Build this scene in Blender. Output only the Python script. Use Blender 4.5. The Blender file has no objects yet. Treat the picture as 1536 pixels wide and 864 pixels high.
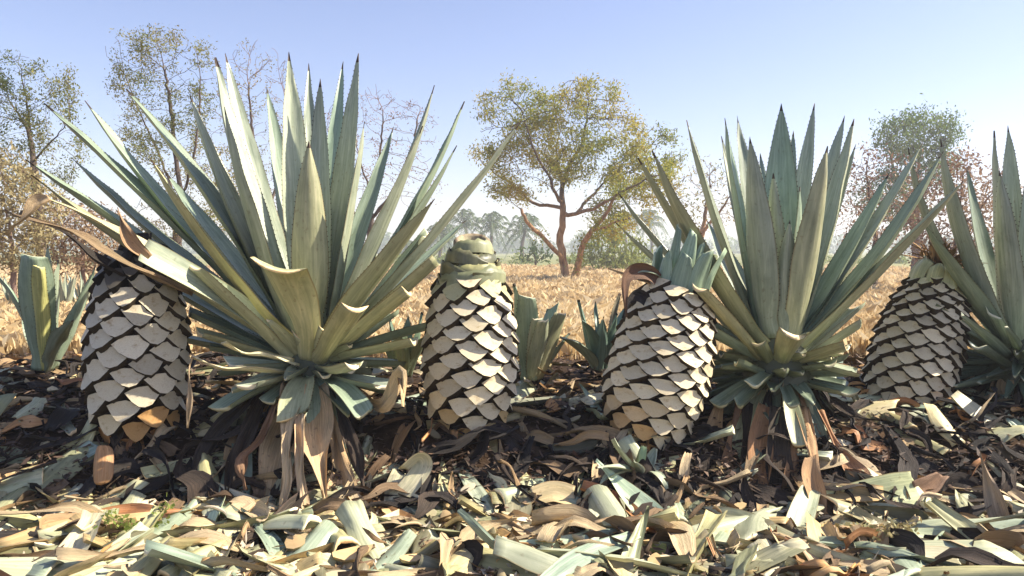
import bpy, math, random
import numpy as np
from mathutils import Vector, Matrix, Euler, noise

R = math.radians
scene = bpy.context.scene
C = scene.collection
rnd = random.Random(7)

# ------------------------------------------------------------------ camera
FPX = 1150.0
PITCH = R(2.84)
CAMZ = 0.55
cam = bpy.data.cameras.new('camera')
cam.sensor_width = 36.0
cam.lens = FPX / 1536.0 * 36.0
cam.clip_start = 0.02
cam.clip_end = 3000.0
cam_o = bpy.data.objects.new('camera', cam)
C.objects.link(cam_o)
cam_o.location = (0, 0, CAMZ)
cam_o.rotation_euler = (R(90) - PITCH, 0, 0)
scene.camera = cam_o

# ------------------------------------------------------------------ sky + sun
SUN_DIR = Vector((0.74, 0.06, 0.66)).normalized()       # towards the sun
world = bpy.data.worlds.new('World')
scene.world = world
world.use_nodes = True
wn = world.node_tree.nodes
wl = world.node_tree.links
bg = wn['Background']
sky = wn.new('ShaderNodeTexSky')
sky.sky_type = 'NISHITA'
sky.sun_disc = False
sky.sun_elevation = math.asin(SUN_DIR.z)
sky.sun_rotation = math.atan2(SUN_DIR.x, SUN_DIR.y)
sky.air_density = 1.0
sky.dust_density = 0.6
sky.ozone_density = 3.0
wb = wn.new('ShaderNodeMix')
wb.data_type = 'RGBA'
wb.blend_type = 'MULTIPLY'
wb.inputs[0].default_value = 1.0
wb.inputs[7].default_value = (1.10, 0.95, 1.03, 1)      # the camera's white balance leans to violet in the blue
wl.new(sky.outputs[0], wb.inputs[6])
wl.new(wb.outputs[2], bg.inputs[0])
bg.inputs[1].default_value = 0.092
sun = bpy.data.lights.new('sun', 'SUN')
sun.energy = 5.0
sun.angle = R(0.5)
sun.color = (1.0, 0.92, 0.78)
sun_o = bpy.data.objects.new('sun', sun)
C.objects.link(sun_o)
sun_o.rotation_euler = (-SUN_DIR).to_track_quat('-Z', 'Y').to_euler()
sun_o.location = (10, 2, 12)
vs = scene.view_settings
vs.view_transform = 'Standard'
vs.look = 'None'
vs.gamma = 1.0
vs.use_curve_mapping = False
vs.exposure = 1.1
scene.render.film_transparent = False
scene.cycles.max_bounces = 6
scene.cycles.diffuse_bounces = 3
scene.cycles.volume_bounces = 1
scene.cycles.use_denoising = True


def at(px, py, Y):
    """the point of the photograph's pixel (1536 x 864) at depth Y metres"""
    xc = (px - 768.0) / FPX
    yc = -(py - 432.0) / FPX
    f = Vector((0, math.cos(PITCH), -math.sin(PITCH)))
    u = Vector((0, math.sin(PITCH), math.cos(PITCH)))
    d = f + Vector((xc, 0, 0)) + u * yc
    k = Y / d.y
    return Vector((d.x * k, Y, CAMZ + d.z * k))


def sst(a, b, x):
    t = min(1.0, max(0.0, (x - a) / (b - a)))
    return t * t * (3 - 2 * t)


def gz(x, y):
    """ground height: trimmings floor, a low earth bank, then the field"""
    edge = 0.05 * noise.noise(Vector((x * 1.7, 3.1, 0)))
    z = -0.20 + 0.20 * sst(2.02 + edge, 2.52 + edge, y)
    z += 0.055 * sst(2.55, 2.95, y) * (1 - sst(3.25, 4.2, y))
    z -= 0.26 * sst(3.3, 9.0, y)
    near = 1.0 - sst(5.0, 12.0, y)
    z += near * (0.018 * noise.noise(Vector((x * 4, y * 4, 1))) + 0.010 * noise.noise(Vector((x * 11, y * 11, 5))))
    z += 0.10 * sst(12, 40, y) * noise.noise(Vector((x * 0.05, y * 0.05, 9)))
    return z


# ------------------------------------------------------------------ materials
def nodes_of(m):
    m.use_nodes = True
    return m.node_tree.nodes, m.node_tree.links, m.node_tree.nodes['Principled BSDF']


def ramp(n, pts):
    r = n.new('ShaderNodeValToRGB')
    e = r.color_ramp.elements
    while len(e) < len(pts):
        e.new(0.5)
    for i, (p, c) in enumerate(pts):
        e[i].position = p
        e[i].color = (c[0], c[1], c[2], 1)
    return r


def mixc(n, l, mode, fac, a, b):
    m = n.new('ShaderNodeMix')
    m.data_type = 'RGBA'
    m.blend_type = mode
    for val, sock in ((fac, m.inputs[0]), (a, m.inputs[6]), (b, m.inputs[7])):
        if hasattr(val, 'is_linked'):
            l.new(val, sock)
        elif isinstance(val, (int, float)):
            sock.default_value = val
        else:
            sock.default_value = (val[0], val[1], val[2], 1)
    return m.outputs[2]


def texnoise(n, l, vec, scale, detail=4, rough=0.55, dist=0.0):
    t = n.new('ShaderNodeTexNoise')
    t.inputs['Scale'].default_value = scale
    t.inputs['Detail'].default_value = detail
    t.inputs['Roughness'].default_value = rough
    t.inputs['Distortion'].default_value = dist
    if vec is not None:
        l.new(vec, t.inputs['Vector'])
    return t


def objvec(n, l, scale=(1, 1, 1), uv=False):
    """UV or object coordinates, shifted by a random amount for each object"""
    tc = n.new('ShaderNodeTexCoord')
    oi = n.new('ShaderNodeObjectInfo')
    mp = n.new('ShaderNodeMapping')
    mp.inputs['Scale'].default_value = scale
    l.new(tc.outputs['UV' if uv else 'Object'], mp.inputs['Vector'])
    sc_ = n.new('ShaderNodeVectorMath')
    sc_.operation = 'SCALE'
    sc_.inputs[0].default_value = (37.0, 19.0, 53.0)
    l.new(oi.outputs['Random'], sc_.inputs['Scale'])
    l.new(sc_.outputs[0], mp.inputs['Location'])
    return mp.outputs[0], oi


def bump(n, l, bsdf, h, strength, dist=0.002):
    b = n.new('ShaderNodeBump')
    b.inputs['Strength'].default_value = strength
    b.inputs['Distance'].default_value = dist
    l.new(h, b.inputs['Height'])
    l.new(b.outputs[0], bsdf.inputs['Normal'])


def mat_leaf(name, cols, rough=0.5, streak=(9, 2.2, 1), bmp=0.12, edge=(0.20, 0.17, 0.09), spots=(0.16, 0.13, 0.07), tip=None):
    """swept-leaf material. UV.x runs across the blade, UV.y along it in metres"""
    m = bpy.data.materials.new(name)
    n, l, b = nodes_of(m)
    v, oi = objvec(n, l, streak, uv=True)
    t1 = texnoise(n, l, v, 1.6, 5, 0.6, 0.3)
    r1 = ramp(n, [(0.30, cols[0]), (0.50, cols[1]), (0.72, cols[2])])
    l.new(t1.outputs[0], r1.inputs[0])
    v2, _ = objvec(n, l, (2.0, 9.0, 1), uv=True)
    t2 = texnoise(n, l, v2, 1.1, 5, 0.6)
    r2 = ramp(n, [(0.30, (0.74, 0.77, 0.74)), (0.50, (1.0, 1.0, 0.98)), (0.70, (1.16, 1.14, 1.08))])
    l.new(t2.outputs[0], r2.inputs[0])
    c = mixc(n, l, 'MULTIPLY', 1.0, r1.outputs[0], r2.outputs[0])
    # scars and specks
    v3, _ = objvec(n, l, (9.0, 60.0, 1), uv=True)
    t3 = texnoise(n, l, v3, 1.0, 3, 0.5)
    r3 = ramp(n, [(0.62, (0, 0, 0)), (0.72, (1, 1, 1))])
    l.new(t3.outputs[0], r3.inputs[0])
    c = mixc(n, l, 'MIX', r3.outputs[0], c, mixc(n, l, 'MIX', 0.45, c, spots))
    # thin horny margin
    tc = n.new('ShaderNodeTexCoord')
    sx = n.new('ShaderNodeSeparateXYZ')
    l.new(tc.outputs['UV'], sx.inputs[0])
    ab = n.new('ShaderNodeMath'); ab.operation = 'SUBTRACT'; ab.inputs[1].default_value = 0.5
    l.new(sx.outputs[0], ab.inputs[0])
    ab2 = n.new('ShaderNodeMath'); ab2.operation = 'ABSOLUTE'
    l.new(ab.outputs[0], ab2.inputs[0])
    re = ramp(n, [(0.470, (0, 0, 0)), (0.495, (1, 1, 1))])
    l.new(ab2.outputs[0], re.inputs[0])
    c = mixc(n, l, 'MIX', re.outputs[0], c, edge)
    # faint chevrons left by the leaf that once lay pressed against this one
    ch1 = n.new('ShaderNodeMath'); ch1.operation = 'MULTIPLY_ADD'
    l.new(ab2.outputs[0], ch1.inputs[0]); ch1.inputs[1].default_value = -0.55
    l.new(sx.outputs[1], ch1.inputs[2])
    ch2 = n.new('ShaderNodeMath'); ch2.operation = 'MULTIPLY_ADD'
    l.new(t2.outputs[0], ch2.inputs[0]); ch2.inputs[1].default_value = 0.12
    l.new(ch1.outputs[0], ch2.inputs[2])
    ch3 = n.new('ShaderNodeMath'); ch3.operation = 'PINGPONG'; ch3.inputs[1].default_value = 0.085
    l.new(ch2.outputs[0], ch3.inputs[0])
    rc = ramp(n, [(0.0, (1.16, 1.15, 1.12)), (0.012, (1.0, 1.0, 1.0)), (0.085, (0.93, 0.94, 0.93))])
    l.new(ch3.outputs[0], rc.inputs[0])
    c = mixc(n, l, 'MULTIPLY', 1.0, c, rc.outputs[0])
    c = mixc(n, l, 'MULTIPLY', 1.0, c, oi.outputs['Color'])
    ta = n.new('ShaderNodeAttribute'); ta.attribute_name = 'tint'
    c = mixc(n, l, 'MULTIPLY', 1.0, c, ta.outputs['Color'])
    l.new(c, b.inputs['Base Color'])
    rr = n.new('ShaderNodeMapRange')
    rr.inputs[3].default_value = rough - 0.10
    rr.inputs[4].default_value = rough + 0.16
    l.new(t2.outputs[0], rr.inputs[0])
    l.new(rr.outputs[0], b.inputs['Roughness'])
    b.inputs['Specular IOR Level'].default_value = 0.45
    ad = n.new('ShaderNodeMath'); ad.operation = 'ADD'
    l.new(t1.outputs[0], ad.inputs[0])
    l.new(t3.outputs[0], ad.inputs[1])
    bump(n, l, b, ad.outputs[0], bmp, 0.004)
    return m


def mat_noise(name, cols, scale=20, rough=0.8, bmp=0.3, dist=0.004, detail=6, stretch=(1, 1, 1), tint=True, spec=0.3):
    m = bpy.data.materials.new(name)
    n, l, b = nodes_of(m)
    v, oi = objvec(n, l, stretch)
    t = texnoise(n, l, v, scale, detail, 0.6)
    k = len(cols)
    r = ramp(n, [(0.30 + 0.42 * i / max(1, k - 1), c) for i, c in enumerate(cols)])
    l.new(t.outputs[0], r.inputs[0])
    c = r.outputs[0]
    if tint:
        c = mixc(n, l, 'MULTIPLY', 1.0, c, oi.outputs['Color'])
        ta = n.new('ShaderNodeAttribute'); ta.attribute_name = 'tint'
        c = mixc(n, l, 'MULTIPLY', 1.0, c, ta.outputs['Color'])
    l.new(c, b.inputs['Base Color'])
    b.inputs['Roughness'].default_value = rough
    b.inputs['Specular IOR Level'].default_value = spec
    if bmp:
        bump(n, l, b, t.outputs[0], bmp, dist)
    return m


def mat_foliage(name, cols, translucent=0.35):
    """small leaves: colour varies from leaf to leaf by a face attribute 'tone' (0..1)"""
    m = bpy.data.materials.new(name)
    n, l, b = nodes_of(m)
    a = n.new('ShaderNodeAttribute')
    a.attribute_name = 'tone'
    k = len(cols)
    r = ramp(n, [(i / max(1, k - 1), c) for i, c in enumerate(cols)])
    l.new(a.outputs['Fac'], r.inputs[0])
    l.new(r.outputs[0], b.inputs['Base Color'])
    b.inputs['Roughness'].default_value = 0.6
    b.inputs['Specular IOR Level'].default_value = 0.25
    tr = n.new('ShaderNodeBsdfTranslucent')
    l.new(r.outputs[0], tr.inputs['Color'])
    mx = n.new('ShaderNodeMixShader')
    mx.inputs[0].default_value = translucent
    l.new(b.outputs[0], mx.inputs[1])
    l.new(tr.outputs[0], mx.inputs[2])
    l.new(mx.outputs[0], n['Material Output'].inputs['Surface'])
    return m


M = {}
M['agave'] = mat_leaf('agave_leaf', [(0.25, 0.285, 0.205), (0.325, 0.365, 0.27), (0.43, 0.465, 0.355)], rough=0.40)
M['agave_pale'] = mat_leaf('agave_underside', [(0.25, 0.275, 0.19), (0.33, 0.355, 0.25), (0.43, 0.445, 0.33)], rough=0.45)
M['dry'] = mat_leaf('dry_leaf', [(0.31, 0.23, 0.135), (0.48, 0.375, 0.235), (0.63, 0.53, 0.365)], rough=0.75, streak=(46, 7.0, 1), bmp=0.55, edge=(0.34, 0.24, 0.15), spots=(0.10, 0.06, 0.04))
M['rot'] = mat_leaf('rotted_leaf', [(0.010, 0.008, 0.006), (0.028, 0.021, 0.016), (0.085, 0.064, 0.049)], rough=0.85, streak=(40, 8.0, 1), bmp=0.6, edge=(0.05, 0.035, 0.03), spots=(0.02, 0.016, 0.014))  # dark dead leaves, colour lowered further to carry the bank's shadow
M['offcut'] = mat_leaf('leaf_offcut', [(0.42, 0.41, 0.28), (0.53, 0.505, 0.36), (0.64, 0.605, 0.455)], rough=0.5, streak=(9, 5.0, 1), bmp=0.3, edge=(0.40, 0.31, 0.18), spots=(0.16, 0.11, 0.06))
M['amber'] = mat_leaf('amber_leaf', [(0.40, 0.20, 0.08), (0.50, 0.28, 0.125), (0.58, 0.38, 0.20)], rough=0.6, streak=(12, 6.0, 1), bmp=0.25, edge=(0.3, 0.15, 0.06), spots=(0.16, 0.07, 0.03))
M['cut'] = mat_noise('cut_face', [(0.64, 0.53, 0.345), (0.78, 0.675, 0.465), (0.82, 0.735, 0.54)], scale=26, rough=0.62, bmp=0.22, dist=0.003, stretch=(1, 1, 2.5))
def stain(m, scale, col, lo, hi):
    n, l = m.node_tree.nodes, m.node_tree.links
    b = n['Principled BSDF']
    src = b.inputs['Base Color'].links[0].from_socket
    v, _ = objvec(n, l, (1, 1, 1))
    t = texnoise(n, l, v, scale, 5, 0.65)
    r = ramp(n, [(lo, (0, 0, 0)), (hi, (1, 1, 1))])
    l.new(t.outputs[0], r.inputs[0])
    l.new(mixc(n, l, 'MIX', r.outputs[0], src, mixc(n, l, 'MULTIPLY', 1.0, src, col)), b.inputs['Base Color'])


stain(M['cut'], 3.2, (0.62, 0.50, 0.36), 0.56, 0.74)
M['scale'] = mat_noise('leaf_base_skin', [(0.016, 0.010, 0.006), (0.042, 0.028, 0.016), (0.13, 0.098, 0.052)], scale=22, rough=0.75, bmp=0.4, stretch=(3, 1, 1))  # brown skin, darkened so the gaps between facets look deeply shaded
M['core'] = mat_noise('heart_core', [(0.012, 0.008, 0.006), (0.035, 0.024, 0.016)], scale=30, rough=0.9)
M['spine'] = mat_noise('spine', [(0.05, 0.03, 0.022), (0.11, 0.075, 0.05)], scale=30, rough=0.6, bmp=0)
M['bark'] = mat_noise('bark_orange', [(0.16, 0.08, 0.04), (0.44, 0.25, 0.125), (0.60, 0.39, 0.22)], scale=13, rough=0.9, bmp=1.0, dist=0.06, stretch=(1, 1, 0.3))
M['bark_dark'] = mat_noise('bark_grey', [(0.045, 0.032, 0.025), (0.095, 0.068, 0.052), (0.16, 0.12, 0.09)], scale=7, rough=0.9, bmp=0.5, dist=0.02, stretch=(1, 1, 0.3))
M['twig_pink'] = mat_noise('twig_brown', [(0.17, 0.10, 0.075), (0.30, 0.20, 0.15)], scale=6, rough=0.9, bmp=0)
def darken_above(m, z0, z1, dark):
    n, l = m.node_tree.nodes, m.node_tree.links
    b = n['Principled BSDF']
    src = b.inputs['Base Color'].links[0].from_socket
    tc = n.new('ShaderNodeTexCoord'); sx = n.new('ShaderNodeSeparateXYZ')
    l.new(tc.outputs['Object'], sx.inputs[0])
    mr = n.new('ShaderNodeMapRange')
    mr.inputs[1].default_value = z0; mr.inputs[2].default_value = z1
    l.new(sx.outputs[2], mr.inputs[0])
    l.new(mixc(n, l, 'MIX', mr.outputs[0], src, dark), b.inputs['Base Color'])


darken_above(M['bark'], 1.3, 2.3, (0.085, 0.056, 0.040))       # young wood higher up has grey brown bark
M['leaf_gold'] = mat_foliage('foliage_gold', [(0.10, 0.14, 0.03), (0.22, 0.26, 0.04), (0.38, 0.35, 0.05), (0.45, 0.33, 0.06)], 0.45)
M['leaf_dull'] = mat_foliage('foliage_dull', [(0.07, 0.10, 0.03), (0.15, 0.18, 0.05), (0.27, 0.25, 0.06), (0.33, 0.25, 0.09)], 0.4)
M['leaf_green'] = mat_foliage('foliage_green', [(0.055, 0.10, 0.03), (0.11, 0.18, 0.05), (0.20, 0.27, 0.08)], 0.4)
M['leaf_lime'] = mat_foliage('foliage_lime', [(0.14, 0.20, 0.04), (0.24, 0.29, 0.06), (0.30, 0.33, 0.10)], 0.4)
M['leaf_brown'] = mat_foliage('foliage_brown', [(0.20, 0.12, 0.08), (0.33, 0.21, 0.13), (0.40, 0.29, 0.17)], 0.3)
M['leaf_straw'] = mat_foliage('foliage_straw', [(0.24, 0.19, 0.09), (0.36, 0.29, 0.14), (0.44, 0.38, 0.20), (0.22, 0.24, 0.09)], 0.35)
M['crop'] = mat_foliage('dry_crop', [(0.38, 0.25, 0.12), (0.58, 0.42, 0.21), (0.70, 0.54, 0.30), (0.78, 0.65, 0.42)], 0.35)
M['palm'] = mat_foliage('palm_frond', [(0.06, 0.10, 0.04), (0.10, 0.15, 0.06), (0.17, 0.21, 0.09)], 0.3)


def mat_ground():
    m = bpy.data.materials.new('ground_soil')
    n, l, b = nodes_of(m)
    g = n.new('ShaderNodeNewGeometry')
    t = texnoise(n, l, g.outputs['Position'], 9, 8, 0.65)
    soil = ramp(n, [(0.3, (0.018, 0.011, 0.007)), (0.52, (0.05, 0.031, 0.019)), (0.75, (0.15, 0.092, 0.055))])  # brown soil, darkened to put the bank's deep shadow into its colour
    l.new(t.outputs[0], soil.inputs[0])
    t2 = texnoise(n, l, g.outputs['Position'], 2.2, 8, 0.7)
    straw = ramp(n, [(0.3, (0.42, 0.26, 0.12)), (0.55, (0.56, 0.38, 0.19)), (0.75, (0.66, 0.48, 0.27))])
    l.new(t2.outputs[0], straw.inputs[0])
    t3 = texnoise(n, l, g.outputs['Position'], 0.06, 5, 0.6)
    far = ramp(n, [(0.35, (0.16, 0.18, 0.07)), (0.55, (0.24, 0.24, 0.10)), (0.7, (0.34, 0.28, 0.13))])
    l.new(t3.outputs[0], far.inputs[0])
    sx = n.new('ShaderNodeSeparateXYZ')
    l.new(g.outputs['Position'], sx.inputs[0])
    r1 = n.new('ShaderNodeMapRange'); r1.interpolation_type = 'SMOOTHSTEP'
    r1.inputs[1].default_value = 3.3; r1.inputs[2].default_value = 4.3
    l.new(sx.outputs[1], r1.inputs[0])
    r2 = n.new('ShaderNodeMapRange'); r2.interpolation_type = 'SMOOTHSTEP'
    r2.inputs[1].default_value = 27; r2.inputs[2].default_value = 34
    l.new(sx.outputs[1], r2.inputs[0])
    c = mixc(n, l, 'MIX', r1.outputs[0], soil.outputs[0], straw.outputs[0])
    c = mixc(n, l, 'MIX', r2.outputs[0], c, far.outputs[0])
    l.new(c, b.inputs['Base Color'])
    b.inputs['Roughness'].default_value = 0.95
    b.inputs['Specular IOR Level'].default_value = 0.1
    bump(n, l, b, t.outputs[0], 0.7, 0.02)
    return m


M['ground'] = mat_ground()


# ------------------------------------------------------------------ helpers
def tag(o, label=None, cat=None, group=None, kind=None):
    if label: o['label'] = label
    if cat: o['category'] = cat
    if group: o['group'] = group
    if kind: o['kind'] = kind
    return o


def empty(name, loc, label, cat, group=None):
    o = bpy.data.objects.new(name, None)
    o.empty_display_size = 0.05
    C.objects.link(o)
    o.location = loc
    return tag(o, label, cat, group)


def link(name, mesh, parent=None, color=None):
    o = bpy.data.objects.new(name, mesh)
    C.objects.link(o)
    if parent: o.parent = parent
    if color: o.color = (color[0], color[1], color[2], 1)
    return o


class MB:
    def __init__(s):
        s.v = []; s.f = []; s.m = []; s.uv = []

    def quad(s, idx, mat, uvs=None):
        s.f.append(tuple(idx)); s.m.append(mat)
        s.uv.extend(uvs if uvs else [(0.5, 0.0)] * len(idx))

    def mesh(s, name, mats, smooth=True):
        me = bpy.data.meshes.new(name)
        me.from_pydata([tuple(p) for p in s.v], [], s.f)
        for mt in mats: me.materials.append(mt)
        me.polygons.foreach_set('material_index', s.m)
        me.polygons.foreach_set('use_smooth', [smooth] * len(s.f))
        ul = me.uv_layers.new(name='UVMap')
        flat = [c for p in s.uv for c in p]
        ul.data.foreach_set('uv', flat)
        ta = me.attributes.new('tint', 'FLOAT_COLOR', 'FACE')
        ta.data.foreach_set('color', [1.0] * (4 * len(s.f)))
        me.update()
        return me


def catmull(P, n):
    P = [Vector(p) for p in P]
    if len(P) == 2:
        return [P[0].lerp(P[1], i / n) for i in range(n + 1)]
    Q = [P[0] * 2 - P[1]] + P + [P[-1] * 2 - P[-2]]
    out = []
    k = len(P) - 1
    for i in range(n + 1):
        s = i / n * k
        j = min(int(s), k - 1)
        t = s - j
        a, b, c, d = Q[j], Q[j + 1], Q[j + 2], Q[j + 3]
        out.append(0.5 * ((2 * b) + (c - a) * t + (2 * a - 5 * b + 4 * c - d) * t * t + (3 * b - a - 3 * c + d) * t ** 3))
    return out


def w_agave(t):          # narrow neck, widest a little below the middle, long taper to the spine
    base = 0.80 - 0.16 * math.exp(-((t - 0.10) / 0.07) ** 2) + 0.20 * sst(0.08, 0.42, t)
    return base * (1.0 - max(0, (t - 0.42) / 0.58) ** 1.55) if t > 0.42 else base


def w_dry(t):
    return (0.55 + 0.6 * math.sin(math.pi * min(1, t * 0.9 + 0.12))) * (1 - 0.93 * sst(0.65, 1.0, t))


def w_strip(t):
    return 1.0 - 0.12 * abs(2 * t - 1)


def sweep(mb, ctrl, hint, W, wfn=w_agave, thick=0.012, ch=0.22, nseg=22, nac=8, t1=1.0, twist=0.0, wob=0.0, seed=0,
          teeth=False, mats=(0, 1, 2, 3), cutskew=0.0, curl=0.0, thick_tip=0.25):
    """a solid leaf blade along a curve. hint = side that the upper face looks to; t1 < 1 = cut off.
    mats = upper, lower, cut face, spine"""
    pts = catmull(ctrl, nseg)
    L = sum((pts[i + 1] - pts[i]).length for i in range(nseg))
    rr = random.Random(seed)
    ph = rr.uniform(0, 99)
    base = len(mb.v)
    hint = Vector(hint)
    side_prev = None
    margins = ([], [])
    ncol = nac + 1
    for i in range(nseg + 1):
        t = i / nseg * t1
        T = (pts[min(i + 1, nseg)] - pts[max(i - 1, 0)]).normalized()
        if side_prev is None:
            S = T.cross(hint)
            if S.length < 1e-4: S = T.cross(Vector((0.3, 0.9, 0.1)))
        else:
            S = side_prev - T * side_prev.dot(T)
        S.normalize()
        side_prev = S
        if twist:
            S = Matrix.Rotation(twist * i / nseg, 3, T) @ S
        N = S.cross(T).normalized()
        w = max(0.0012, W * wfn(t))
        th = thick * (1 - (1 - thick_tip) * t) * min(1.0, w / (0.35 * W))
        chan = ch * (1 + 0.5 * t)
        for row in (0, 1):
            for j in range(ncol):
                u = -1 + 2 * j / nac
                x = u * w / 2
                z = chan * w * 0.5 * abs(u) ** 1.7
                if curl:
                    a = curl * u * (0.6 + 0.4 * math.sin(ph + t * 4))
                    if abs(a) > 1e-4:
                        rad = (w / 2) / max(abs(curl), 0.2)
                        x = rad * math.sin(a); z = rad * (1 - math.cos(a))
                if wob:
                    q = Vector((t * L * 9 + ph, u * 1.7, ph))
                    z += wob * noise.noise(q) * (0.4 + abs(u))
                    x += 0.6 * wob * noise.noise(q + Vector((31, 7, 3))) * abs(u)
                zz = z - (row * th * (1 - abs(u) ** 3) if True else 0)
                sk = 0.0
                if cutskew and i == nseg: sk = cutskew * u * w
                mb.v.append(pts[i] + S * x + N * zz + T * sk)
            if row == 0 and teeth:
                margins[0].append(mb.v[-ncol]); margins[1].append(mb.v[-1])
    st = 2 * ncol
    spine_t = 0.965
    for i in range(nseg):
        sp = (t1 >= 1.0 and teeth and (i + 1) / nseg > spine_t)
        va, vb = L * i / nseg, L * (i + 1) / nseg
        for j in range(nac):
            a = base + i * st + j
            ua, ub = j / nac, (j + 1) / nac
            mb.quad((a, a + 1, a + 1 + st, a + st), mats[3] if sp else mats[0], [(ua, va), (ub, va), (ub, vb), (ua, vb)])
            a += ncol
            mb.quad((a, a + st, a + 1 + st, a + 1), mats[3] if sp else mats[1], [(ua, va), (ua, vb), (ub, vb), (ub, va)])
    for end in (0, nseg):
        o = base + end * st
        for j in range(nac):
            q = (o + j, o + j + 1, o + ncol + j + 1, o + ncol + j)
            if end == 0: q = q[::-1]
            mb.quad(q, mats[2])
    if teeth:
        for mi, mg in enumerate(margins):
            acc = 0.0; nxt = 0.03
            for i in range(1, len(mg) - 2):
                seg = mg[i + 1] - mg[i]
                sl = seg.length
                if sl < 1e-5: continue
                d = seg / sl
                while nxt < acc + sl:
                    p = mg[i] + d * (nxt - acc)
                    c = pts[i].lerp(pts[min(i + 1, nseg)], (nxt - acc) / sl)
                    out = (p - c)
                    if out.length > 0.008:
                        out.normalize()
                        k = len(mb.v)
                        h = 0.0038 * rr.uniform(0.7, 1.2)
                        mb.v += [p - d * 0.0028 - out * 0.001, p + d * 0.0028 - out * 0.001, p + out * h + d * 0.0014]
                        mb.quad((k, k + 1, k + 2), mats[3])
                    nxt += 0.0165 * rr.uniform(0.8, 1.25)
                acc += sl
    return L


# ------------------------------------------------------------------ setting: ground
def build_ground():
    xs = sorted(set([round(-3.2 + 0.05 * i, 3) for i in range(129)] + [s * v for s in (-1, 1) for v in (3.6, 4.2, 5, 6, 8, 10, 13, 17, 22, 30, 40, 60, 90, 140, 220, 330)]))
    ys = sorted(set([round(0.0 + 0.05 * i, 3) for i in range(91)] + [-40, -12, -4, -1.5, -0.5, 4.8, 5.2, 5.7, 6.3, 7, 8, 9, 10.5, 12, 14, 16, 19, 22, 26, 30, 35, 42, 50, 60, 75, 95, 120, 160, 210, 280, 360]))
    v = [(x, y, gz(x, y)) for y in ys for x in xs]
    nx = len(xs)
    f = [(j * nx + i, j * nx + i + 1, (j + 1) * nx + i + 1, (j + 1) * nx + i) for j in range(len(ys) - 1) for i in range(nx - 1)]
    me = bpy.data.meshes.new('ground')
    me.from_pydata(v, [], f)
    me.materials.append(M['ground'])
    me.polygons.foreach_set('use_smooth', [True] * len(f))
    tag(link('ground', me), 'brown earth bank and golden field running back to the horizon', 'ground', kind='structure')


build_ground()


def tri_cloud(name, P, mat, tone, parent=None):
    """P: (n, k, 3) array of small polygons with k corners each"""
    n, k = P.shape[0], P.shape[1]
    me = bpy.data.meshes.new(name)
    me.vertices.add(n * k)
    me.vertices.foreach_set('co', P.reshape(-1).astype(np.float32))
    me.loops.add(n * k)
    me.loops.foreach_set('vertex_index', np.arange(n * k, dtype=np.int32))
    me.polygons.add(n)
    me.polygons.foreach_set('loop_start', np.arange(0, n * k, k, dtype=np.int32))
    me.materials.append(mat)
    at_ = me.attributes.new('tone', 'FLOAT', 'FACE')
    at_.data.foreach_set('value', np.clip(tone, 0, 1).astype(np.float32))
    me.update(calc_edges=True)
    return link(name, me, parent)


def far_hill(name, label, Y, pts, seed):
    mb = MB()
    n = 60
    x0, x1 = pts[0][0], pts[-1][0]
    for i in range(n + 1):
        x = x0 + (x1 - x0) * i / n
        h = np.interp(x, [p[0] for p in pts], [p[1] for p in pts]) + 1.2 * noise.noise(Vector((x * 0.04, seed, 0)))
        mb.v += [Vector((x, Y - 40, -0.5)), Vector((x, Y - 12, max(0.2, h * 0.7))), Vector((x, Y, max(0.3, h))), Vector((x, Y + 30, -0.5))]
    for i in range(n):
        for j in range(3):
            a = i * 4 + j
            mb.quad((a, a + 4, a + 5, a + 1), 0)
    o = link(name, mb.mesh(name, [M['hill']]))
    tag(o, label, 'hill', kind='structure')


M['hill'] = mat_noise('hill', [(0.06, 0.09, 0.04), (0.13, 0.15, 0.07), (0.2, 0.19, 0.1)], scale=0.25, rough=0.95, bmp=0.4, dist=0.5)
far_hill('hills', 'low hazy wooded rise on the horizon', 300, [(-300, 3.0), (-150, 3.5), (-60, 4.0), (0, 3.2), (60, 4.5), (140, 6.5), (300, 5.0)], 2.0)


# ------------------------------------------------------------------ crop of dry stalks
def build_crop():
    rg = np.random.default_rng(3)
    n = 320000
    u = rg.random(n)
    y = 3.55 * (30.0 / 3.55) ** (u ** 0.92)
    x = (rg.random(n) * 2 - 1) * (0.80 * y + 0.6)
    clump = np.array([noise.noise(Vector((a * 1.3, b * 0.8, 4.0))) for a, b in zip(x, y)])
    keep = (rg.random(n) < 0.75 + clump * 0.7) & ~((y < 3.9) & (np.abs(x) < 1.2) & (rg.random(n) < 0.6))
    x, y, clump = x[keep], y[keep], clump[keep]
    n = len(x)
    z = np.array([gz(a, b) for a, b in zip(x, y)]) - 0.01
    h = (0.12 + 0.15 * rg.random(n) + 0.07 * clump) * np.clip(0.55 + (y - 3.5) * 0.2, 0.55, 1.15)
    w = (0.0009 + 0.00048 * y) * (0.6 + 0.8 * rg.random(n))
    az = rg.random(n) * 6.283
    ln = h * (0.08 + 0.6 * rg.random(n) ** 2.5)
    dx, dy = np.cos(az) * ln, np.sin(az) * ln
    sa = rg.random(n) * 3.1416
    sx, sy = np.cos(sa) * w, np.sin(sa) * w
    P = np.empty((n, 4, 3))
    P[:, 0] = np.stack([x - sx, y - sy, z], 1)
    P[:, 1] = np.stack([x + sx, y + sy, z], 1)
    P[:, 2] = np.stack([x + dx * 0.6 + sx * 0.7, y + dy * 0.6 + sy * 0.7, z + h * 0.75], 1)
    P[:, 3] = np.stack([x + dx * 1.5, y + dy * 1.5, z + h * (1 - 0.25 * rg.random(n))], 1)
    tone = 0.5 + 0.6 * clump + 0.24 * rg.standard_normal(n)
    o = tri_cloud('dry_crop', P, M['crop'], tone)
    tag(o, 'golden dry crop stalks filling the field behind the bank', 'crop', kind='stuff')


build_crop()


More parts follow.
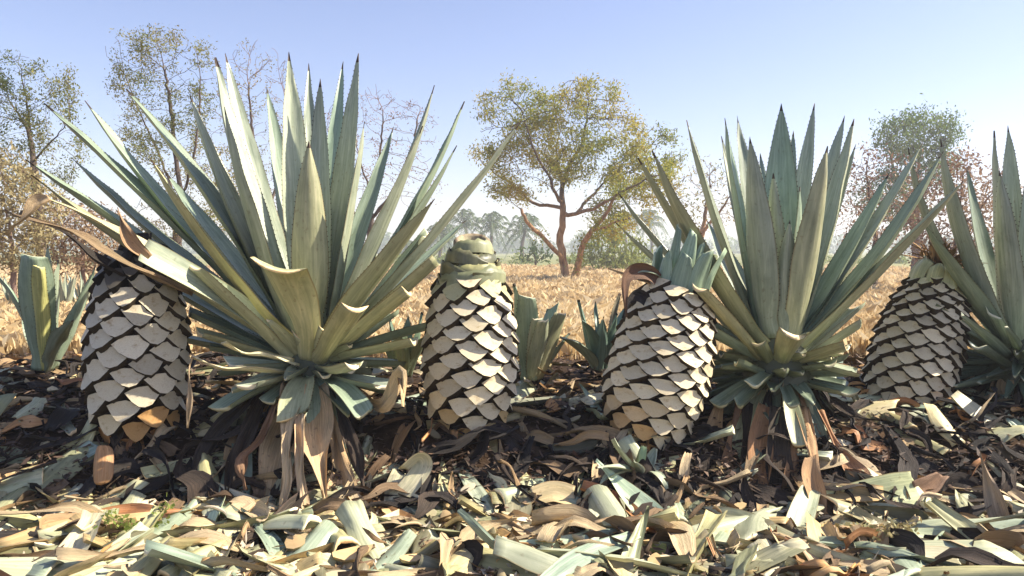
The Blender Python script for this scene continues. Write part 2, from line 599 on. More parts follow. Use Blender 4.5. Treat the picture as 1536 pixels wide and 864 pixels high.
# ------------------------------------------------------------------ trees
def colonize(nodes, parents, att, step, dk, di, iters, rg, up=0.0):
    """space colonisation: twigs grow towards scattered points of the crown"""
    P = [np.array(p, float) for p in nodes]
    par = list(parents)
    A = att.copy()
    Q = np.array(P)
    d2 = ((A[:, None, :] - Q[None, :, :]) ** 2).sum(2)
    ni = d2.argmin(1)
    dm = np.sqrt(d2.min(1))
    for _ in range(iters):
        if len(A) == 0: break
        new = {}
        V = A - np.array(P)[ni]
        V /= (np.linalg.norm(V, axis=1)[:, None] + 1e-9)
        for v, k in zip(V, ni): new.setdefault(int(k), []).append(v)
        n0 = len(P)
        for k, vs_ in new.items():
            v = np.mean(vs_, 0) + rg.normal(0, 0.13, 3) + np.array([0, 0, up])
            if par[k] >= 0: v = v + 0.45 * (P[k] - P[par[k]]) / step
            v /= (np.linalg.norm(v) + 1e-9)
            P.append(P[k] + v * step); par.append(k)
        Q = np.array(P[n0:])
        d2 = ((A[:, None, :] - Q[None, :, :]) ** 2).sum(2)
        nj = d2.argmin(1); dn = np.sqrt(d2.min(1))
        better = dn < dm
        ni = np.where(better, nj + n0, ni); dm = np.where(better, dn, dm)
        live = dm > dk
        A, ni, dm = A[live], ni[live], dm[live]
    return np.array(P), par


def tree_mesh(P, par, r_tip, r_base, expo, thick_min, base_nodes=None):
    """returns radii and two mesh builders: trunk with limbs, and twigs"""
    n = len(P)
    kids = [[] for _ in range(n)]
    for i, p in enumerate(par):
        if p >= 0: kids[p].append(i)
    order = list(range(n))
    acc = np.zeros(n)
    for i in reversed(order):
        if not kids[i]: acc[i] = r_tip ** expo
        else: acc[i] = sum(acc[k] for k in kids[i])
    rad = acc ** (1 / expo)
    raw = rad / r_tip
    rad = r_tip + (r_base - r_tip) * np.clip((rad - r_tip) / max(1e-6, rad[0] - r_tip), 0, 1) ** 1.55
    for i, v_ in enumerate(base_nodes or []):
        if v_: rad[i] = v_
    thick, thin = MB(), MB()

    def tube(chain):
        k0 = chain[0]
        i = 0
        while i < len(chain) - 1:
            big = rad[chain[i + 1]] > thick_min
            j = i + 1
            while j < len(chain) - 1 and (rad[chain[j + 1]] > thick_min) == big: j += 1
            seg = chain[i:j + 1]
            mb = thick if big else thin
            k = (7 if rad[seg[-1]] > thick_min * 2 else 5) if big else 3
            b0 = len(mb.v)
            for q, idx in enumerate(seg):
                a = Vector(P[seg[max(q - 1, 0)]]); b = Vector(P[seg[min(q + 1, len(seg) - 1)]])
                T = (b - a)
                if T.length < 1e-6: T = Vector((0, 0, 1))
                T.normalize()
                S = T.orthogonal().normalized() if q == 0 else (S - T * S.dot(T)).normalized()
                B = T.cross(S)
                r = rad[idx] if not (q == 0 and idx != 0 and chain[0] == idx) else min(rad[idx], rad[seg[1]] * 1.25)
                for e in range(k):
                    an = 6.2832 * e / k
                    mb.v.append(Vector(P[idx]) + (S * math.cos(an) + B * math.sin(an)) * r)
            for q in range(len(seg) - 1):
                for e in range(k):
                    a = b0 + q * k + e; b = b0 + q * k + (e + 1) % k
                    mb.quad((a, b, b + k, a + k), 0)
            i = j

    starts = [(0, None)]
    while starts:
        s0, from_ = starts.pop()
        chain = ([from_] if from_ is not None else []) + [s0]
        cur = s0
        while kids[cur]:
            ks = sorted(kids[cur], key=lambda q: -rad[q])
            for q in ks[1:]: starts.append((q, cur))
            cur = ks[0]
            chain.append(cur)
        if len(chain) > 1: tube(chain)
    return rad, thick, thin, raw


def leaf_quads(pts, n_per, spread, size, rg, droop=0.25, aspect=2.6, tone_fn=None):
    pts = np.asarray(pts)
    ctr = np.repeat(pts, n_per, 0)
    n = len(ctr)
    ctr = ctr + rg.normal(0, spread, (n, 3))
    d = rg.normal(0, 1, (n, 3)); d[:, 2] -= droop * 2
    d /= np.linalg.norm(d, axis=1)[:, None]
    s = np.cross(d, rg.normal(0, 1, (n, 3)))
    s /= (np.linalg.norm(s, axis=1)[:, None] + 1e-9)
    L = size * (0.6 + 0.8 * rg.random(n))[:, None]
    W = L / aspect
    P = np.empty((n, 4, 3))
    P[:, 0] = ctr - d * L * 0.5
    P[:, 1] = ctr + s * W * 0.5
    P[:, 2] = ctr + d * L * 0.5
    P[:, 3] = ctr - s * W * 0.5
    return P, ctr


def blob_points(blobs, n, rg, shell=0.35):
    """attractors inside ellipsoids (cx,cy,cz,rx,ry,rz,weight)"""
    w = np.array([b[6] for b in blobs], float); w /= w.sum()
    out = []
    for b, k in zip(blobs, (w * n).astype(int)):
        v = rg.normal(0, 1, (k, 3)); v /= np.linalg.norm(v, axis=1)[:, None]
        r = (shell + (1 - shell) * rg.random(k)) ** 0.6
        out.append(np.array(b[:3]) + v * r[:, None] * np.array(b[3:6]))
    return np.concatenate(out)


def make_tree(name, label, Y, limbs, blobs_px, n_att, step, leafmat, barkmat, twigmat, r_base, r_tip=0.006, leaf_n=6, leaf_size=0.07,
              leaf_spread=0.12, leaf_keep=0.8, cat='tree', group=None, seed=1, dk=None, di=None, expo=2.2, tone0=0.5, depth=0.8, up=0.02, droop=0.25, limb_r=None, patch=0.9):
    """limbs: polylines in photograph pixels with a depth offset, the first starts at the foot;
    blobs_px: (px, py, rx_px, ry_px, weight)"""
    rg = np.random.default_rng(seed)
    px = Y / FPX
    nodes, par, lr = [], [], []
    for li, lm in enumerate(limbs):
        pts = [at(a, b, Y + d) for a, b, d in lm]
        if li == 0:
            pts[0].z = min(pts[0].z, gz(pts[0].x, pts[0].y) - 0.05)
        n = max(2, int(sum((pts[i + 1] - pts[i]).length for i in range(len(pts) - 1)) / (step * 1.2)))
        cv = catmull(pts, n)
        if li == 0:
            prev = -1; start = 0
        else:
            Q = np.array(nodes)
            prev = int(((Q - np.array(cv[0])) ** 2).sum(1).argmin()); start = 1
        for q_, p in enumerate(cv[start:]):
            lr.append(0.0 if not limb_r else limb_r[li][0] + (limb_r[li][1] - limb_r[li][0]) * q_ / max(1, n))
            q = np.array(p) + rg.normal(0, step * 0.10, 3) * (1 if nodes else 0)
            nodes.append(q); par.append(prev); prev = len(nodes) - 1
    blobs = []
    for b in blobs_px:
        dof = b[5] if len(b) > 5 else 0.0
        c = at(b[0], b[1], Y + dof)
        blobs.append((c.x, c.y, c.z, b[2] * px, depth * b[2] * px, b[3] * px, b[4]))
    att = blob_points(blobs, n_att, rg)
    P, par = colonize(nodes, par, att, step, dk or step * 1.6, di or 60, 70, rg, up)
    rad, thick, thin, raw = tree_mesh(P, par, r_tip, r_base, expo, r_tip * 3.2, lr)
    base = Vector(P[0])
    root = empty(name, base, label, cat, group)
    for mb in (thick, thin): mb.v = [v - base for v in mb.v]
    if thick.f: link('trunk', thick.mesh('trunk', [barkmat]), root)
    if thin.f: link('branches', thin.mesh('branches', [twigmat]), root)
    tw = [i for i in range(len(P)) if raw[i] < 2.3 and rg.random() < leaf_keep
          and noise.noise(Vector(P[i]) * (1.2 / (step * 4)) + Vector((seed, 0, 0))) > -patch]
    if leaf_n and tw:
        LQ, ctr = leaf_quads(P[tw], leaf_n, leaf_spread, leaf_size, rg, droop)
        cl = np.array([noise.noise(Vector(c) * 0.9 + Vector((0, seed, 0))) for c in ctr])
        tone = tone0 + 0.55 * cl + 0.16 * rg.standard_normal(len(ctr))
        LQ -= np.array(base)
        tri_cloud('crown', LQ, leafmat, tone, root)
    return root


# the yellowing tree with the forked orange trunk
make_tree('yellowing_tree', 'yellow green tree with forked orange trunk standing alone in the field', 17.0,
          [[(853, 432, 0), (846, 398, 0), (840, 362, 0.1), (845, 324, 0), (843, 300, 0), (846, 270, 0.3), (858, 240, 0.5), (874, 215, 0.5), (880, 180, 0.3), (884, 150, 0.2)],
           [(853, 432, 0), (866, 404, -0.3), (874, 366, -0.6), (890, 344, -0.9), (902, 329, -1.1), (918, 303, -1.4), (930, 285, -1.5)],
           [(848, 395, 0), (838, 381, -0.2), (816, 358, -0.6), (797, 340, -0.9), (787, 327, -1.0), (781, 314, -1.0)],
           [(846, 318, 0), (836, 311, 0.3), (800, 305, 0.8), (777, 282, 1.1), (745, 262, 1.4), (725, 248, 1.5)],
           [(846, 322, 0), (866, 321, -0.3), (894, 311, -0.8), (925, 293, -1.2), (949, 279, -1.4), (985, 262, -1.5)],
           [(843, 305, 0), (832, 290, -0.4), (822, 262, -0.6), (806, 238, -0.8), (795, 205, -0.8), (783, 170, -0.6)],
           [(846, 290, 0), (838, 255, 0.6), (835, 225, 1.0), (842, 185, 1.2)],
           [(866, 318, -0.3), (890, 290, 0.6), (915, 268, 1.0), (940, 240, 1.2)],
           [(884, 342, -0.9), (905, 342, -1.3), (922, 333, -1.5), (945, 328, -1.6)]],
          [(770, 165, 55, 45, 3), (820, 190, 60, 55, 3), (880, 160, 65, 45, 3.5), (910, 215, 70, 55, 4), (980, 225, 45, 45, 2.2), (745, 215, 45, 45, 1.6),
           (790, 250, 60, 40, 1.3), (860, 240, 60, 40, 1.6), (960, 275, 45, 40, 1.4), (990, 285, 35, 45, 1.2), (930, 335, 35, 25, 0.6), (740, 270, 30, 30, 0.6), (760, 135, 14, 22, 0.5), (850, 130, 12, 20, 0.4)],
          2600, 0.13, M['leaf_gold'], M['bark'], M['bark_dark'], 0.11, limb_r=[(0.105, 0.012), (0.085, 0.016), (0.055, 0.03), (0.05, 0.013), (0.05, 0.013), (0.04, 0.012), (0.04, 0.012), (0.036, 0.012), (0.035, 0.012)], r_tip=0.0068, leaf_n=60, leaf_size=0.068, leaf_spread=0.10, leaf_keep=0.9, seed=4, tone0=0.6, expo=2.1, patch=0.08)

make_tree('leafy_tree', 'sparse tree with dark green sprays standing over the dry thicket', 9.0,
          [[(62, 420, 0), (60, 340, 0), (52, 260, 0), (45, 200, 0.2), (40, 150, 0.2)],
           [(55, 270, 0), (20, 250, 0.2), (-20, 235, 0.3)], [(50, 240, 0), (85, 205, -0.2), (105, 180, -0.3)],
           [(60, 345, 0), (95, 290, 0.3), (120, 235, 0.4)], [(45, 200, 0), (15, 150, 0.4), (0, 110, 0.5)]],
          [(20, 105, 40, 30, 1.5), (60, 135, 50, 35, 1.5), (90, 150, 35, 30, 1.2), (100, 115, 12, 20, 0.3), (15, 180, 60, 50, 1.5), (85, 220, 50, 40, 1.3), (30, 260, 60, 40, 1.2), (-40, 180, 60, 80, 2)],
          1900, 0.065, M['leaf_dull'], M['bark_dark'], M['bark_dark'], 0.055, r_tip=0.0024, leaf_n=42, leaf_size=0.034, leaf_spread=0.05, leaf_keep=0.8, seed=11, tone0=0.4, patch=-0.03)

make_tree('tall_tree', 'tall open tree with olive leaf tufts and slender dark stems behind the largest agave', 11.0,
          [[(262, 420, 0), (266, 350, 0), (270, 290, 0), (262, 220, 0.2), (255, 150, 0.2), (245, 95, 0.2)],
           [(268, 330, 0), (250, 260, 0.3), (215, 180, 0.4), (190, 120, 0.4)],
           [(268, 310, 0), (290, 240, -0.3), (300, 170, -0.3), (300, 110, -0.3)],
           [(266, 360, 0), (310, 330, 0.4), (345, 280, 0.6), (365, 220, 0.6)],
           [(264, 290, 0), (235, 250, -0.4), (205, 230, -0.5)]],
          [(195, 85, 38, 38, 1.4), (250, 75, 45, 36, 1.8), (300, 95, 35, 35, 1.3), (185, 130, 25, 30, 0.8), (240, 130, 50, 40, 1.3), (285, 160, 45, 50, 1.2), (215, 190, 45, 40, 0.6), (260, 230, 60, 45, 0.7), (250, 320, 60, 50, 0.6), (330, 300, 60, 60, 0.7)],
          2300, 0.075, M['leaf_dull'], M['bark_dark'], M['bark_dark'], 0.07, r_tip=0.0028, leaf_n=40, leaf_size=0.038, leaf_spread=0.06, leaf_keep=0.8, seed=21, tone0=0.65, patch=-0.06)

make_tree('bare_tree', 'nearly leafless grey tree behind the topmost spears of the largest agave', 13.0,
          [[(395, 420, 0), (392, 330, 0), (385, 260, 0), (378, 190, 0.2), (372, 120, 0.2)],
           [(392, 330, 0), (420, 270, 0.3), (430, 200, 0.3), (425, 140, 0.3)], [(388, 290, 0), (350, 230, -0.3), (335, 170, -0.3)],
           [(392, 350, 0), (345, 310, -0.3), (310, 260, -0.4)]],
          [(375, 95, 35, 40, 1.2), (410, 110, 35, 40, 1), (345, 140, 35, 45, 1), (430, 180, 40, 60, 1), (370, 200, 70, 60, 1), (380, 290, 80, 60, 1)],
          1700, 0.085, M['leaf_dull'], M['bark_dark'], M['twig_pink'], 0.07, r_tip=0.0034, leaf_n=10, leaf_size=0.042, leaf_spread=0.06, leaf_keep=0.5, seed=33, tone0=0.7, patch=-0.05)

make_tree('bare_tree', 'leafless reddish brown tree seen through the right hand spears of the largest agave', 14.0,
          [[(560, 430, 0), (556, 350, 0), (560, 290, 0), (570, 230, 0.2), (575, 175, 0.2)],
           [(556, 350, 0), (520, 300, 0.3), (500, 240, 0.3), (490, 180, 0.3)], [(558, 330, 0), (600, 270, -0.3), (620, 210, -0.3), (630, 160, -0.2)],
           [(560, 300, 0), (540, 240, 0.3), (530, 190, 0.3)]],
          [(575, 165, 45, 35, 1.2), (620, 190, 45, 45, 1.3), (520, 180, 40, 45, 1), (500, 250, 45, 60, 1), (560, 250, 70, 60, 1.4), (620, 270, 50, 50, 0.9), (555, 150, 50, 20, 0.5)],
          2000, 0.09, M['leaf_brown'], M['bark_dark'], M['twig_pink'], 0.075, r_tip=0.0036, leaf_n=8, leaf_size=0.042, leaf_spread=0.06, leaf_keep=0.5, seed=41, tone0=0.4, patch=0.0)

make_tree('thin_tree', 'thin half bare tree behind the left spears of the bushy agave with cut stubs', 20.0,
          [[(1048, 425, 0), (1050, 370, 0), (1058, 320, 0), (1065, 270, 0)], [(1050, 380, 0), (1025, 330, 0.4), (1010, 290, 0.4)], [(1054, 350, 0), (1085, 310, -0.4), (1105, 280, -0.4)]],
          [(1060, 265, 40, 30, 1.3), (1025, 300, 40, 40, 1.1), (1095, 295, 35, 40, 1.1), (1060, 320, 50, 35, 1)],
          1200, 0.13, M['leaf_dull'], M['bark'], M['twig_pink'], 0.11, r_tip=0.0065, leaf_n=5, leaf_size=0.09, leaf_spread=0.11, leaf_keep=0.6, seed=52, tone0=0.75, patch=0.2)

make_tree('green_tree', 'rounded bright green tree rising above the brown thicket', 24.0,
          [[(1372, 420, 0), (1374, 340, 0), (1376, 280, 0), (1378, 220, 0.2)], [(1374, 330, 0), (1345, 270, 0.4), (1335, 225, 0.4)], [(1375, 310, 0), (1405, 250, -0.4), (1415, 215, -0.3)]],
          [(1345, 195, 32, 20, 1.3), (1390, 188, 42, 22, 1.6), (1418, 205, 24, 24, 1), (1360, 222, 45, 24, 1.4), (1340, 300, 50, 40, 1.0), (1400, 250, 40, 30, 1.0)],
          1500, 0.16, M['leaf_green'], M['bark_dark'], M['bark_dark'], 0.16, r_tip=0.009, leaf_n=46, leaf_size=0.11, leaf_spread=0.17, leaf_keep=0.95, seed=61, tone0=0.68, patch=0.25)

make_tree('brown_shrub', 'tangled leafless brown shrub between the bushy agave and the edge agave', 13.0,
          [[(1310, 420, 0), (1312, 360, 0), (1305, 300, 0), (1300, 250, 0)], [(1312, 370, 0), (1350, 320, 0.3), (1375, 270, 0.3)], [(1310, 340, 0), (1275, 300, -0.3), (1262, 260, -0.3)]],
          [(1300, 250, 40, 35, 1.2), (1340, 280, 55, 50, 1.6), (1275, 300, 40, 50, 1.2), (1320, 340, 70, 45, 1.5)],
          1500, 0.09, M['leaf_brown'], M['bark_dark'], M['twig_pink'], 0.06, r_tip=0.0038, leaf_n=7, leaf_size=0.07, leaf_spread=0.07, leaf_keep=0.65, cat='shrub', seed=71, tone0=0.45, patch=0.3)
make_tree('brown_shrub', 'russet dry leaved shrub behind the heart with a frayed dry crown', 12.0,
          [[(1430, 430, 0), (1432, 370, 0), (1440, 310, 0), (1445, 250, 0)], [(1432, 380, 0), (1400, 340, 0.3), (1385, 300, 0.3)], [(1432, 350, 0), (1480, 300, -0.3), (1500, 260, -0.3)]],
          [(1440, 250, 35, 30, 1.1), (1400, 320, 50, 50, 1.6), (1450, 300, 55, 45, 1.5), (1500, 320, 50, 60, 1.3), (1430, 380, 70, 35, 1.6)],
          1700, 0.08, M['leaf_brown'], M['bark_dark'], M['twig_pink'], 0.05, r_tip=0.0038, leaf_n=10, leaf_size=0.07, leaf_spread=0.07, leaf_keep=0.8, cat='shrub', seed=72, tone0=0.5, patch=0.5)
make_tree('straw_shrub', 'straw coloured feathery shrub behind the small agave', 8.0,
          [[(20, 430, 0), (18, 370, 0), (10, 320, 0), (5, 270, 0)], [(18, 380, 0), (50, 340, 0.2), (70, 300, 0.2)], [(18, 370, 0), (-20, 330, -0.2), (-30, 280, -0.2)]],
          [(10, 270, 45, 50, 1.4), (50, 320, 50, 50, 1.3), (-30, 310, 50, 60, 1.2), (20, 370, 60, 40, 1.4)],
          1700, 0.055, M['leaf_straw'], M['twig_pink'], M['twig_pink'], 0.03, r_tip=0.0022, leaf_n=12, leaf_size=0.055, leaf_spread=0.05, leaf_keep=0.8, cat='shrub', seed=81, tone0=0.5, patch=0.5)
make_tree('straw_shrub', 'brown rounded dry shrub behind the dark topped heart', 8.6,
          [[(125, 425, 0), (124, 390, 0), (115, 350, 0), (110, 320, 0)], [(124, 390, 0), (150, 350, 0.2), (165, 320, 0.2)]],
          [(105, 340, 45, 40, 1.4), (150, 350, 40, 45, 1.3), (125, 380, 60, 30, 1.4)],
          1400, 0.05, M['leaf_brown'], M['twig_pink'], M['twig_pink'], 0.025, r_tip=0.0022, leaf_n=11, leaf_size=0.05, leaf_spread=0.045, leaf_keep=0.8, cat='shrub', seed=82, tone0=0.55, patch=0.5)
make_tree('lime_bush', 'yellow green weeping bush under the right side of the yellowing tree', 25.0,
          [[(920, 428, 0), (922, 400, 0), (918, 370, 0), (920, 350, 0)], [(921, 400, 0), (945, 375, 0.3)], [(921, 400, 0), (895, 378, -0.3)]],
          [(915, 365, 35, 22, 1.2), (945, 375, 30, 25, 1.1), (893, 385, 26, 20, 0.9), (925, 398, 40, 16, 1.2)],
          420, 0.17, M['leaf_lime'], M['bark_dark'], M['bark_dark'], 0.06, r_tip=0.008, leaf_n=22, leaf_size=0.16, leaf_spread=0.14, leaf_keep=0.9, cat='bush', seed=91, tone0=0.55, droop=0.8, patch=0.6)
make_tree('green_sapling', 'small dark green sapling between the yellowing tree and the palms', 30.0,
          [[(803, 418, 0), (803, 395, 0), (804, 378, 0)], [(803, 398, 0), (790, 384, 0.2)], [(803, 396, 0), (817, 382, -0.2)]],
          [(804, 376, 18, 8, 1.2), (790, 386, 14, 8, 1), (818, 386, 14, 8, 1)],
          140, 0.2, M['leaf_green'], M['bark_dark'], M['bark_dark'], 0.05, r_tip=0.012, leaf_n=9, leaf_size=0.2, leaf_spread=0.13, leaf_keep=0.9, seed=95, tone0=0.3, droop=0.6, patch=0.9)


# ------------------------------------------------------------------ palms
def make_palm(label, px, py, rpx, Y, seed, group='coconut palms far across the field'):
    rg = random.Random(seed)
    top = at(px, py, Y)
    base = Vector((top.x + rg.uniform(-0.4, 0.4), Y, gz(top.x, Y) - 0.05))
    root = empty('palm_tree', base, label, 'palm', group)
    mb = MB()
    cv = catmull([Vector((0, 0, 0)), (top - base) * 0.5 + Vector((rg.uniform(-0.2, 0.2), 0, 0)), top - base], 8)
    for i, p in enumerate(cv):
        r = 0.17 - 0.06 * i / 8
        for e in range(7):
            mb.v.append(p + Vector((math.cos(e * 0.8976) * r, math.sin(e * 0.8976) * r, 0)))
    for i in range(8):
        for e in range(7):
            a = i * 7 + e; b = i * 7 + (e + 1) % 7
            mb.quad((a, b, b + 7, a + 7), 0)
    link('trunk', mb.mesh('trunk', [M['bark_dark']]), root)
    Lm = rpx * Y / FPX
    nf = 26
    for k in range(nf):
        az = k * 2.39996 + rg.uniform(-0.2, 0.2)
        el = R(85) - (k / nf) * R(125) + rg.uniform(-0.15, 0.15)
        L = Lm * rg.uniform(0.95, 1.2)
        d = Vector((math.cos(az) * math.cos(el), math.sin(az) * math.cos(el), math.sin(el)))
        hz = Vector((math.cos(az), math.sin(az), 0))
        P0 = top - base
        P1 = P0 + d * L * 0.55
        P2 = P1 + (d * 0.35 + hz * 0.22 + Vector((0, 0, -0.75))) * L * 0.62
        cl = catmull([P0, P1, P2], 16)
        side = hz.cross(Vector((0, 0, 1))).normalized()
        quads = []; tone = []
        for i in range(1, 17):
            p = cl[i]; T = (cl[i] - cl[i - 1]).normalized()
            t = i / 16
            ll = L * 0.22 * (math.sin(math.pi * (0.12 + 0.83 * t)) ** 0.7)
            for s in (-1, 1):
                dr = (side * s * 0.8 + T * 0.55 + Vector((0, 0, -0.75 + rg.uniform(-0.3, 0.2)))).normalized()
                e = p + dr * ll
                w = T * (L * 0.022)
                quads.append([p - w, p + w, e + w * 0.2, e - w * 0.2]); tone.append(rg.random() * 0.7 + 0.15)
            w2 = side * L * 0.008
            quads.append([cl[i - 1] - w2, cl[i - 1] + w2, p + w2, p - w2]); tone.append(0.9)
        tri_cloud('frond', np.array([[tuple(c) for c in q] for q in quads]), M['palm'], np.array(tone), root)
    return root


make_palm('hazy coconut palm with drooping fronds, first of the row beside the largest agave', 662, 352, 35, 62, 1)
make_palm('hazy coconut palm overlapping its neighbour, second of the row from the largest agave', 697, 338, 39, 64, 2)
make_palm('hazy coconut palm directly behind the heart with the ringed hollow tip', 738, 342, 41, 60, 3)
make_palm('hazy coconut palm with its whole slim trunk showing, next to the green sapling', 788, 346, 41, 58, 4)
make_palm('faint coconut palm seen through the twigs of the yellowing tree', 936, 338, 35, 72, 5)
make_palm('faint coconut palm above the weeping bush', 974, 335, 33, 76, 6)
make_palm('faint coconut palm showing between spears of the bushy agave', 1160, 322, 33, 70, 7)
make_palm('low faint coconut palm between the largest agave and the row of palms', 612, 376, 28, 72, 8)


# ------------------------------------------------------------------ far hedges and woods
def far_wood(name, label, Y, x0, x1, h0, h1, n, mat, seed, size, cat):
    rg = np.random.default_rng(seed)
    nb = n
    cx = rg.uniform(x0, x1, nb); cy = Y + rg.uniform(-4, 8, nb)
    hh = rg.uniform(h0, h1, nb)
    out = []; tone = []
    for i in range(nb):
        k = 190
        v = rg.normal(0, 1, (k, 3)); v /= np.linalg.norm(v, axis=1)[:, None]
        v[:, 2] = np.abs(v[:, 2])
        rr_ = (0.6 + 0.4 * rg.random(k))[:, None]
        p = np.array([cx[i], cy[i], gz(cx[i], cy[i]) - 0.1]) + v * rr_ * np.array([hh[i] * 0.8, hh[i] * 0.6, hh[i]])
        q, c = leaf_quads(p, 1, 0.1, size, rg, 0.1, 1.6)
        out.append(q); tone.append(np.clip(0.5 + rg.normal(0, 0.2) + rg.normal(0, 0.15, k), 0, 1))
    o = tri_cloud(name, np.concatenate(out), mat, np.concatenate(tone))
    tag(o, label, cat, kind='stuff')


far_wood('far_wood', 'far hazy line of woodland along the horizon', 170, -150, 150, 2.5, 5.5, 120, M['leaf_green'], 5, 0.9, 'woodland')
far_wood('hedge', 'low green hedge at the far side of the field', 46, -40, 42, 0.35, 0.9, 110, M['leaf_lime'], 6, 0.16, 'hedge')


# ------------------------------------------------------------------ agaves
GREY = (1.0, 1.0, 1.0)
YEL = (1.22, 1.05, 0.78)
YEL2 = (1.15, 1.05, 0.86)
TEAL = (0.78, 0.86, 0.83)  # dull teal, darkened to carry the shade on leaves turned from the sun
LITE = (1.25, 1.22, 1.14)
BLU = (0.88, 1.02, 1.0)


def agave_leaf(root, ctr, tip, W, Y, dy, col=GREY, bend=0.03, t1=1.0, h=0.0, r0=0.05, name='leaf', ch=0.24, thick=0.022, mats=None, cs=0.0, seed=None, teeth=True, wob=0.004, lean=None, twist=0.0, base_dy=None):
    """tip given in photograph pixels, dy = how far the tip stands behind (+) or before (-) the plant's axis"""
    seed = seed if seed is not None else rnd.randint(0, 99999)
    rr = random.Random(seed)
    T = at(tip[0], tip[1], Y + dy)
    v = T - ctr
    hz = Vector((v.x, v.y, 0))
    hz = hz.normalized() if hz.length > 1e-3 else Vector((0, -1, 0))
    b = ctr + hz * r0 + Vector((0, 0, h))
    d = T - b
    L = d.length
    upn = Vector((0, 0, 1)) - hz * (-0.0)
    hint = Vector((0, 0, 1)) * 1.0 - hz * 1.0
    perp = hint - d.normalized() * hint.dot(d.normalized())
    perp.normalize()
    mid = b + d * 0.5 + perp * (-bend * L)
    mid2 = b + d * 0.22 + perp * (-bend * L * 0.75)
    mid3 = b + d * 0.78 + perp * (-bend * L * 0.7)
    mb = MB()
    o0 = root.location
    sweep(mb, [p - o0 for p in (b, mid2, mid, mid3, T)], hint, W, w_agave if t1 >= 1 else w_strip_cut(t1), thick, ch, 26, 8, t1, twist=twist + rr.uniform(-0.06, 0.06), wob=wob, seed=seed, teeth=teeth,
          cutskew=cs)
    me = mb.mesh(name, mats or [M['agave'], M['agave_pale'], M['cut'], M['spine']])
    k = rr.uniform(0.92, 1.08)
    return link(name, me, root, (col[0] * k, col[1] * k, col[2] * k))


def w_strip_cut(t1):
    return lambda t: w_agave(min(t, 0.95))


def w_stub(t):           # a stub that was hacked to a point
    return 1.0 - 0.75 * (t / 0.5) ** 2.2 if t < 0.5 else 0.25



def dry_strip(root, pts, W, col=(1, 1, 1), mat='dry', name='dry_leaf', curl=0.8, wob=0.012, seed=None, twist=0.3, hint=(0, -1, 0.3), wfn=w_dry, nseg=18, thick=0.004, top=None):
    """pts in photograph pixels with absolute depth"""
    seed = seed if seed is not None else rnd.randint(0, 99999)
    mb = MB()
    o0 = root.location
    sweep(mb, [at(*p) - o0 for p in pts], hint, W, wfn, thick, 0.2, nseg, 8, 1.0, twist=twist, wob=wob, seed=seed, curl=curl, mats=(0, 0, 0, 0), thick_tip=0.6)
    return link(name, mb.mesh(name, [M[mat]]), root, col)


def core_lathe(prof, name, mat, root, n=16, axis=None):
    mb = MB()
    for (r, z) in prof:
        for e in range(n):
            a = 6.28318 * e / n
            mb.v.append(Vector((math.cos(a) * r, math.sin(a) * r, z)))
    for i in range(len(prof) - 1):
        for e in range(n):
            a = i * n + e; b = i * n + (e + 1) % n
            mb.quad((a, b, b + n, a + n), 0)
    mb.quad(tuple(range(n))[::-1], 0)
    mb.quad(tuple(range((len(prof) - 1) * n, len(prof) * n)), 0)
    return link(name, mb.mesh(name, [mat]), root)


def stub_ring(root, ctr, n, el, r, L, W, h, seed, col=GREY, jit=0.12, a0=0.0, cs=0.6, span=None, droop=0.0, name='leaf_stub'):
    """cut leaf stubs standing out all round the plant at elevation el"""
    rr = random.Random(seed)
    for k in range(n):
        az = a0 + (span or 6.28318) * (k + 0.5) / n + rr.uniform(-jit, jit)
        e = el + rr.uniform(-0.26, 0.26)
        d = Vector((math.cos(az) * math.cos(e), math.sin(az) * math.cos(e), math.sin(e)))
        hz = Vector((math.cos(az), math.sin(az), 0))
        l = L * rr.uniform(0.5, 1.35)
        b = Vector((0, 0, h + rr.uniform(-0.012, 0.012))) + (ctr - root.location) + hz * r
        mb = MB()
        P = [b, b + d * l * 0.5 + Vector((0, 0, droop * l * 0.1)), b + d * l + Vector((0, 0, -droop * l))]
        sweep(mb, P, Vector((0, 0, 1)) - hz * 0.6, W * rr.uniform(0.75, 1.1), w_stub if rr.random() < 0.6 else w_strip, 0.013, 0.42, 8, 8, 0.5, wob=0.008, seed=rr.randint(0, 9999), cutskew=rr.uniform(-cs, cs), thick_tip=0.5)
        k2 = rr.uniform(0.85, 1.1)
        link(name, mb.mesh(name, [M['agave'], M['agave_pale'], M['cut'], M['spine']]), root, (col[0] * k2, col[1] * k2, col[2] * k2))


